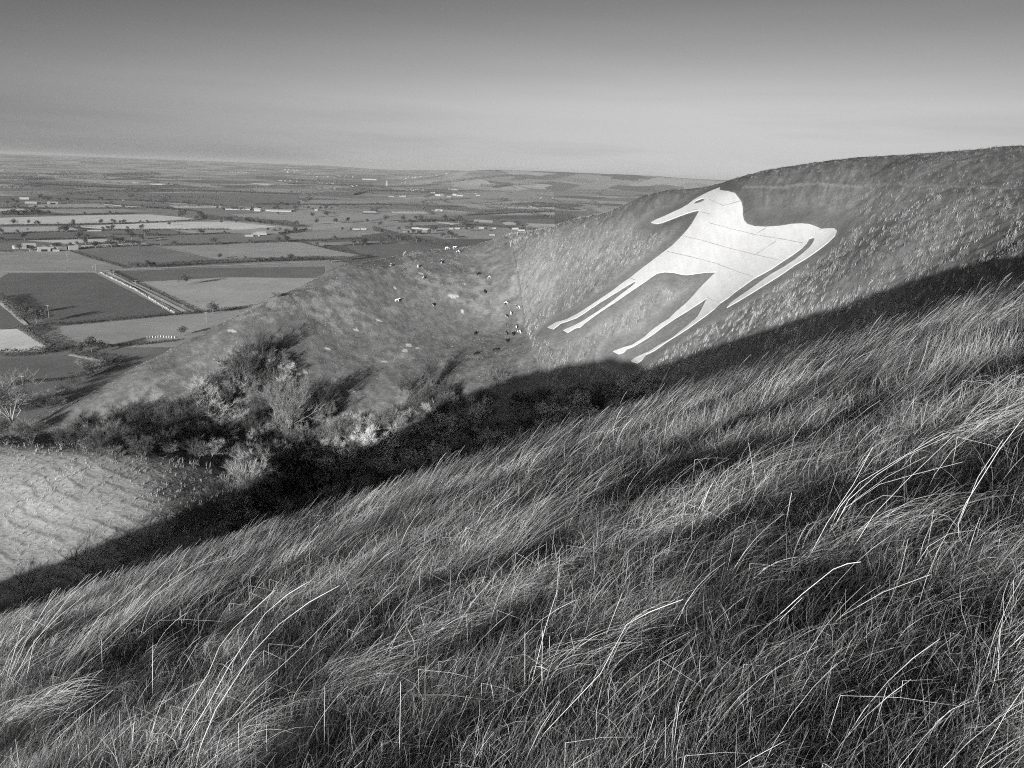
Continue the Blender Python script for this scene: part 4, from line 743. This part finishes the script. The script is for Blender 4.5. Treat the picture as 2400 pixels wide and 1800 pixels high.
# ------------------------------------------------------------------ single vale trees
def vtree(seed, k):
    r = np.random.default_rng(seed); n = 520; C = np.stack([r.normal(0, .15, 8), r.normal(0, .15, 8), r.uniform(.42, .75, 8)], -1); i = r.integers(0, 8, n)
    P = C[i]+unit(r.normal(size=(n, 3)))*(r.uniform(.3, 1, n)**.5*.22)[:, None]; P[:, 2] = P[:, 2].clip(.2, 1)
    return cards(P, r.uniform(.04, .09, n), r)
vm = {'bare': mat('crown_bare', .075, noise=((.3, .3, ISO),)), 'green': mat('crown_dark', .045, noise=((.3, .3, ISO),))}
VT = {}
def vale_tree(u, v, hp, kind, label, group, wide=1.0):
    p = onz(np.array([float(u)]), np.array([float(v)]), ZV)[0]; D = np.linalg.norm(p); h = hp/F*D; key = (kind, random.randint(0, 3))
    if key not in VT:
        e = empty('bare_tree' if kind == 'bare' else 'evergreen_tree'); V, Q, T = vtree(key[1]+50, kind); npmesh('crown', V, Q, vm[kind], e); m = MB(); m.tube([(0, 0, -.02), (0, 0, .25), (.02, 0, .5)], [.03, .022, .012], 6)
        for a in range(4): m.tube([(0, 0, .25), (.14*math.cos(a*1.6), .14*math.sin(a*1.6), .6)], [.014, .005], 4)
        m.build('trunk', MT['bark'], e); VT[key] = e
    else: e = copy_tree(VT[key])
    for q in ('label', 'group'):
        if q in e: del e[q]
    tag(e, label, 'tree', group); e.location = (p[0], p[1], ZV+.2); e.scale = (h*wide, h*wide, h); e.rotation_euler = (0, 0, random.uniform(0, 6.28))
TG = 'trees standing about the vale'
for u, v, h, k, lab in [(435,669,27,'bare','lone bare tree casting a long shadow in the nearest pale field'),(516,607,13,'green','round dark tree in the field above the lane'),(500,737,30,'bare','thin bare tree beside a pole at the foot of the ridge'),(430,788,24,'bare','bare bush tree near the row of white tree guards'),(86,758,34,'bare','rounded bush at the field corner with a long shadow'),(60,740,26,'bare','bush left of the rounded one at the field corner'),(215,826,36,'green','tallest dark conifer of the clump below the ploughed field'),(190,828,22,'green','low dark conifer left of the tallest one'),(240,826,26,'green','dark conifer right of the tallest one'),(212,884,30,'bare','round pale bush beside the ridge at lower left'),(350,628,18,'green','highest dark bush in the tall hedge beside the lane'),(309,563,22,'bare','round tree in the middle of the dark field right of the farm'),(332,567,17,'bare','smaller tree right of the round one beyond the farm'),(428,517,26,'bare','big bare tree at the end of the pale fields')]: vale_tree(u, v, h, k, lab, None, 1.1)
for P, o_ in (([(105,594,42),(215,592,35),(545,587,34),(750,582,32),(890,582,25),(1040,577,20),(1090,576,22),(945,627,25),(800,632,35),(1255,597,28),(1500,662,34),(1325,667,26),(2060,517,24),(1870,583,42),(2155,853,50),(260,590,18),(430,588,16),(210,635,18),(1640,583,30),(1750,580,30),(2080,600,34),(1820,850,30),(1290,895,34),(1450,892,30),(1020,905,30),(1690,875,30),(1140,895,30),(1910,868,34),(2010,862,28),(820,515,26),(860,515,22),(960,395,25),(985,393,28),(370,420,40),(300,415,50),(440,425,35),(330,420,40),(500,420,30),(100,430,36),(60,440,26),(130,440,30),(1470,460,26),(1610,480,28),(1720,480,24),(1790,482,22),(1250,300,24),(940,345,26),(980,350,30),(1030,350,26)], 0), ([(165,518,24),(420,537,42),(518,532,40),(590,582,44),(450,588,46),(680,578,46),(825,578,36),(970,567,52),(1090,570,54),(1220,562,52),(1180,562,46),(920,608,46),(1400,562,52),(1500,578,62),(1440,692,64),(1390,690,50),(1480,700,50),(1790,572,44),(1930,602,50),(300,600,42),(260,855,50),(560,872,46),(200,858,36),(330,858,34),(120,860,30),(160,475,30),(290,480,34),(390,480,32),(480,482,30),(560,482,30),(520,480,36),(600,465,24),(1060,640,40),(1300,640,44),(1330,640,50),(1560,640,40),(1600,640,44),(1700,640,36),(1260,720,30),(1340,718,28),(700,640,30),(640,640,34),(90,640,30),(140,650,34),(180,640,30),(730,460,26),(860,495,30),(1000,460,24),(1240,435,24),(1400,428,22),(260,360,24),(340,358,20),(1820,415,28),(1850,415,24),(1640,590,30),(1860,625,36),(1940,615,40),(2000,610,36),(1150,610,40),(1700,505,26),(1790,500,26)], 600)):
    for x, y, h in P: vale_tree(o_+x/3.16, 340+y/3.16, h/3.16, 'green' if random.random() < .2 else 'bare', place_label('distant bare rounded tree', o_+x/3.16, 340+y/3.16, VM) or 'bare rounded tree standing in the hedges of the vale', TG, random.uniform(.9, 1.25))
for px, hh, mt_, lb_ in HL:
    if mt_ is mhp: continue
    for _ in range(5):
        k = random.randrange(len(px)-1); t = random.random(); u = px[k][0]*(1-t)+px[k+1][0]*t; v = px[k][1]*(1-t)+px[k+1][1]*t
        if v > 590 or u < -5: continue
        dd = (v-380)/150.; vale_tree(u, v+1, random.uniform(5, 13)*dd+2, 'green' if random.random() < .25 else 'bare', place_label('hedgerow tree', u, v, VM) or 'bare rounded tree standing in the hedges of the vale', TG, random.uniform(.9, 1.4))
# far woods and hedge belts that read as one mass
def belts():
    Ps = []; S = []
    def belt(px, hpx, wpx=0):
        A = onz(np.array([p[0] for p in px], float), np.array([p[1] for p in px], float), ZV); D = np.hypot(A[:, 0], A[:, 1]).mean(); h = hpx/F*D; P = hedge_pts(A, h, max(wpx/F*D*4, h*1.5), 2.2*(1500/D)*max(1, h/7)); Ps.append(P); S.append(rng.uniform(.6, 1.3, len(P))*(1.0+D/1500))
    for P in ([(0,262),(160,266)],[(170,262),(400,258)],[(180,290),(500,300),(800,318)],[(410,218),(700,226)],[(420,245),(800,262)],[(770,240),(1000,226),(1180,222)],[(900,322),(1200,335)],[(1560,306),(1650,308)],[(1150,345),(1300,345)],[(0,325),(150,320),(230,295)],[(1160,405),(1300,408)],[(0,232),(300,240)],[(1700,345),(1900,350)]): belt(Z2(P), 6)
    for P in ([(1130,432),(1300,436)],[(1380,425),(1440,428)],[(1550,432),(1620,434)],[(560,470),(1000,470)],[(1200,465),(1500,460)],[(230,358),(430,362)],[(250,262),(700,275)],[(540,290),(900,312)],[(1090,328),(1500,345)],[(1780,412),(1870,412)],[(1650,320),(2212,330)],[(1300,300),(1900,310)],[(0,318),(500,330)],[(1640,500),(1860,484)],[(1700,440),(2212,455)]): belt(Z3(P), 5)
    for _ in range(110):
        D = math.exp(random.uniform(math.log(2600), math.log(7500))); a = math.radians(random.uniform(-34, 10)); L_ = random.uniform(150, 700); th_ = random.choice([.35, 1.85])+random.gauss(0, .25); c = np.array([D*math.sin(a), D*math.cos(a), 0]); d = np.array([math.cos(th_), math.sin(th_), 0])*L_/2
        h = random.uniform(3, 9); Ps.append(hedge_pts(np.array([c-d, c+d]), h, h*1.5, 1.1*(1500/D)*max(1, h/5))); S.append(rng.uniform(.7, 1.4, len(Ps[-1]))*(1.0+D/1500))
    P = np.vstack(Ps); r = np.hypot(P[:, 0], P[:, 1]); P[:, 2] += vale(P[:, 0], P[:, 1])-ZV; V, Q, T = cards(P, np.concatenate(S)); return V, Q
V, Q = belts(); o = npmesh('distant_woodland', V, Q, mhm); tag(o, 'distant belts of bare woodland and hedges fading across the plain', 'woodland', kind='stuff')
# ------------------------------------------------------------------ farms, houses, tower
mw = {'white': mat('white_wall', .33, noise=((.4, .08, ISO),)), 'grey': mat('grey_wall', .28, noise=((.4, .15, ISO),)), 'dark': mat('dark_wall', .06)}
mr = {'white': mat('white_roof', .40, noise=((.5, .1, (1, 1, 1)),), rough=.5), 'grey': mat('grey_roof', .3, noise=((.5, .2, ISO),)), 'dark': mat('dark_roof', .12)}
mdk = mat('opening_dark', .02)
def building(name, u, v, wp, hp, wall, roof, label, cat='barn', rz=0.0, deep=1.0, doorway=0, group=None):
    p = onz(np.array([float(u)]), np.array([float(v)]), ZV)[0]; D = np.linalg.norm(p); w = wp*.92/F*D; h = hp*.78/F*D; e = empty(name, (p[0], p[1], ZV+.2+float(vale(p[0:1], p[1:2])[0])-ZV), -math.atan2(p[0], p[1])+rz); tag(e, label, cat, group)
    d = max(w*.45, min(w, 9))*deep; eh = h*.62; m = MB(); m.box(-w/2, w/2, -d/2, d/2, -1, eh); m.add([(-w/2, -d/2, eh), (-w/2, d/2, eh), (-w/2, 0, h)], [(0, 1, 2)]); m.add([(w/2, -d/2, eh), (w/2, d/2, eh), (w/2, 0, h)], [(0, 2, 1)]); m.build('wall', mw[wall], e)
    m = MB(); o_ = .04*w; t = .25
    for s in (-1, 1):
        a = (-w/2-o_, s*(d/2+.4), eh-.35*s*s+.02); 
        V = [(-w/2-o_, s*(d/2+.5), eh-.3), (w/2+o_, s*(d/2+.5), eh-.3), (w/2+o_, 0, h+.05), (-w/2-o_, 0, h+.05)]; V2 = [(x, y, z+t) for x, y, z in V]; m.add(V+V2, [(0, 1, 2, 3), (7, 6, 5, 4), (0, 4, 5, 1), (1, 5, 6, 2), (2, 6, 7, 3), (3, 7, 4, 0)])
    rf = m.build('roof', mr[roof], e)
    if cat == 'house' and hp > 2:
        m = MB(); m.box(w*.3-.4, w*.3+.4, -.4, .4, h-.4, h+1.2); m.build('chimney', mw['grey'], rf)
    for k in range(doorway):
        x = -w/2+(k+.5)*w/doorway; m = MB(); m.box(x-w*.16/doorway*1.6, x+w*.16/doorway*1.6, -d/2-.08, -d/2-.003, 0, eh*.75); m.build('doorway', mdk, e)  # near-black panel painting the shade inside an open doorway
    return e
z2 = lambda x, y: (x/3.16, 340+y/3.16)
z3 = lambda x, y: (600+x/3.16, 340+y/3.16)
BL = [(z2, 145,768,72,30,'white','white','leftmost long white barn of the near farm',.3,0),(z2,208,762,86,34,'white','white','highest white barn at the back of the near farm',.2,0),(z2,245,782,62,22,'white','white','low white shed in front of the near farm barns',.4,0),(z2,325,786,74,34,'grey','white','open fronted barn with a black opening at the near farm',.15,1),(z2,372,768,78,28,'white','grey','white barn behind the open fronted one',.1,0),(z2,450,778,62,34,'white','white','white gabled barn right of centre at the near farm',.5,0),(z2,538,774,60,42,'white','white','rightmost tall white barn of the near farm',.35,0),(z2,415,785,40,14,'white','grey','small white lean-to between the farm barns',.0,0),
 (z2,1845,676,56,14,'white','white','low white building left in the cottage group by the tree belt',.2,0),(z2,1892,674,56,18,'white','white','white cottage in the middle of the group by the tree belt',.1,1),(z2,1935,664,62,26,'white','white','long white roofed barn of the group by the tree belt',.3,0),(z2,1760,478,170,14,'white','white','leftmost of the long white industrial sheds',0,0),(z2,1905,490,46,26,'white','grey','tall narrow white silo building at the long sheds',0,0),(z2,1995,488,110,16,'white','white','middle long white industrial shed',0,0),(z2,2080,491,150,14,'white','white','white industrial shed right of the middle one',0,0),
 (z2,180,402,52,16,'white','white','white farmhouse left among dark trees',0,0),(z2,230,433,66,15,'white','white','long white farm shed below the dark trees',0,0),(z2,288,432,42,12,'white','grey','small white shed right of the long farm shed',0,0),(z2,390,437,58,18,'white','white','white barn at the right of the farm among trees',.2,1),(z2,700,636,82,8,'white','white','low pale shed alone on a hedge line',0,0),(z2,1000,284,42,8,'white','white','small white house far off left of a wood',0,0),(z2,1165,294,92,10,'white','white','row-like white building beyond the dark field',0,0),(z2,830,408,16,8,'white','white','tiny white hut on a far hedge',0,0),(z2,912,410,16,8,'white','white','tiny white hut right of the other one',0,0),
 (z3,155,488,205,15,'white','white','longest white shed right of the industrial group',0,0),(z3,265,487,34,12,'white','grey','small white annex at the end of the longest shed',0,0),(z3,445,485,22,12,'white','white','small white house beside dark conifers',0,0),(z3,838,512,94,26,'dark','white','dark walled barn with a bright sloping roof in open fields',.25,0),(z3,1355,490,52,16,'white','white','white farmhouse in the fields beyond the ridge',0,1),(z3,740,625,58,10,'white','white','low white shed behind the slanting tree line',0,0),(z3,790,625,52,13,'white','white','bright white shed right of the low one',.1,0),(z3,1180,620,54,14,'white','white','left white building of the row behind the ridge',0,0),(z3,1222,622,30,11,'white','white','small white building in the row behind the ridge',0,0),(z3,1268,626,78,14,'white','white','largest white building of the row behind the ridge',.1,0),
 (z3,1445,622,30,9,'white','white','low white house left of a dark copse',0,0),(z3,1490,620,40,10,'white','grey','grey roofed house beside the low white one',0,0),(z3,1675,617,50,12,'white','white','white house right of the copse',0,0),(z3,1765,618,30,10,'white','grey','small house right of the copse',0,0),(z3,1850,608,34,12,'white','white','white house left behind the gate',0,0),(z3,1920,624,52,14,'white','white','white house directly behind the gate',0,0),(z3,1965,634,56,11,'white','white','white house right behind the gate',0,0),(z3,1748,668,44,10,'white','white','white shed just above the ridge line',0,0),(z3,1340,375,26,14,'white','white','white village house left',0,0),(z3,1372,378,40,20,'white','white','tallest gabled white village house',.8,0),(z3,1310,357,32,11,'white','white','white house above the gabled one',0,0),(z3,1470,374,30,16,'white','white','white house left in the village row',0,0),(z3,1510,379,48,12,'white','white','long white house right in the village row',0,0),(z3,1460,332,76,14,'grey','white','large pale hall above the village',0,0),(z3,1430,386,32,7,'white','white','low white shed under the village',0,0),(z3,1002,382,42,6,'white','white','low pale shed at the left of a far row',0,0),(z3,1085,382,50,7,'white','white','low pale shed at the right of a far row',0,0),(z3,1645,375,32,7,'white','white','isolated white farm right of the village',0,0),(z3,840,259,108,12,'white','white','longest bright white warehouse on the skyline town',0,0),(z3,30,664,90,18,'white','white','white barns right of the cottage group',.2,0)]
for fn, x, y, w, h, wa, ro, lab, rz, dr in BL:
    u, v = fn(x, y); building('house' if 'house' in lab or 'cottage' in lab else 'barn', u, v, w/3.16, h/3.16, wa, ro, lab, 'house' if 'house' in lab or 'cottage' in lab else 'barn', rz, doorway=dr)
first = None
for fn, x0, x1, y, n in [(z2,0,60,188,4),(z2,1680,1860,210,9),(z2,2080,2200,215,7),(z2,2050,2200,262,6),(z3,190,340,210,9),(z3,450,720,240,14),(z3,1060,1240,254,11),(z3,420,600,288,14),(z3,250,320,270,4),(z3,680,760,308,5),(z3,1040,1240,334,16),(z3,1390,1420,273,3),(z3,1640,1740,318,5),(z3,1330,1340,262,2),(z3,1070,1130,285,4),(z3,2000,2120,450,6),(z3,1080,1120,378,3),(z3,1900,1990,616,4),(z3,2060,2200,395,5),(z3,1560,1700,362,5),(z2,1240,1260,285,2),(z3,2170,2212,296,3),(z3,1920,1950,290,3),(z3,560,600,325,2)]:
    for _ in range(max(2, int(n*.75))):
        x = random.uniform(x0, x1); yy = y+random.gauss(0, 3.5); u, v = fn(x, yy); w = random.uniform(4, 14)/3.16; h = random.uniform(4, 8)/3.16
        building('house', u, v, w, h, random.choice(['white', 'white', 'grey']), random.choice(['white', 'white', 'grey']), place_label('tiny distant building', u, v, VM) or 'tiny pale building in the distant villages and towns of the plain', 'house', random.choice([0, .3, .9]), group='distant buildings on the plain')
p = onz(np.array([906.]), np.array([340+302/3.16]), ZV)[0]; D = np.linalg.norm(p); te = empty('church_tower', (p[0], p[1], ZV), .4); tag(te, 'tall pale tower rising above the trees of the far village', 'tower')
h = 36/3.16/F*D; w = 3.0/F*D; m = MB(); m.box(-w/2, w/2, -w/2, w/2, 0, h*.94); m.build('shaft', mw['white'], te); m = MB()
for sx in (-1, 1):
    for sy in (-1, 1): m.box(sx*w*.42-w*.1, sx*w*.42+w*.1, sy*w*.42-w*.1, sy*w*.42+w*.1, h*.94, h)
m.box(-w*.56, w*.56, -w*.56, w*.56, h*.9, h*.935); m.build('parapet', mw['grey'], te); m = MB(); m.box(-w*.15, w*.15, -w/2-.05, -w/2-.003, h*.62, h*.8); m.build('window', mdk, te)
# power poles
mpo = mat('pole_wood', .26)
for u, v, h, lab in [(115,745,26,'power pole standing alone in the ploughed field'),(381,724,22,'power pole beside the slanting track'),(430,735,20,'power pole at the lower end of the slanting track'),(484,757,24,'power pole in front of the thin bare tree'),(225,638,16,'power pole beside the lane'),(158,612,15,'power pole in the field above the lane'),(376,575,15,'power pole in the middle of the vale'),(54,907,24,'pale power pole at the left below the ploughed field'),(218,635,11,'short pole left of the pole beside the lane'),(1234,542,20,'pole behind the gate on the ridge'),(318,668,10,'short pole on the track top'),(267,646,10,'short pole at the upper end of the track')]:
    p = onz(np.array([float(u)]), np.array([float(v)]), ZV)[0]; D = np.linalg.norm(p); H_ = h/F*D; e = empty('power_pole', (p[0], p[1], ZV)); tag(e, lab, 'pole', 'power poles in the vale'); m = MB(); m.tube([(0, 0, 0), (0, 0, H_)], [.2, .14], 6); m.build('post', mpo, e)
    m = MB(); m.box(-1.5, 1.5, -.1, .1, H_-.75, H_-.5)
    for x in (-1.3, 0, 1.3): m.tube([(x, 0, H_-.5), (x, 0, H_-.1)], .1, 5)
    m.build('crossarm', mpo, e)
# young trees in white guards, two rows
mgd = mat('tree_guard', .8)
for i in range(11):
    u = 345+i*6.4; v = 788+abs(5-i)*.5+3; p = onz(np.array([u]), np.array([v]), ZV)[0]; e = MB(); e.tube([(0, 0, 0), (0, 0, 1.5)], .22, 6); e.tube([(0, 0, 1.5), (0, 0, 2.0)], .05, 4); o = e.build('tree_guard', mgd); o.location = (p[0], p[1], ZV+.2); tag(o, 'small white tree guard in the row below the bare bush', 'tree guard', 'white tree guards in the rough pasture')
# ------------------------------------------------------------------ haze
m = MB(); m.box(-27500, 27500, -27500, 27500, -210, 70); hz = m.build('haze', []); hm = bpy.data.materials.new('haze'); hm.use_nodes = True; n = hm.node_tree.nodes; n.remove(n['Principled BSDF']); pv = n.new('ShaderNodeVolumePrincipled')
pv.inputs['Color'].default_value = (.62, .62, .62, 1); pv.inputs['Density'].default_value = 3.8e-5; pv.inputs['Anisotropy'].default_value = 0.0
hm.node_tree.links.new(pv.outputs[0], n['Material Output'].inputs['Volume']); hz.data.materials.append(hm); hz['kind'] = 'stuff'; tag(hz, 'thin pale haze lying over the whole plain', 'haze')
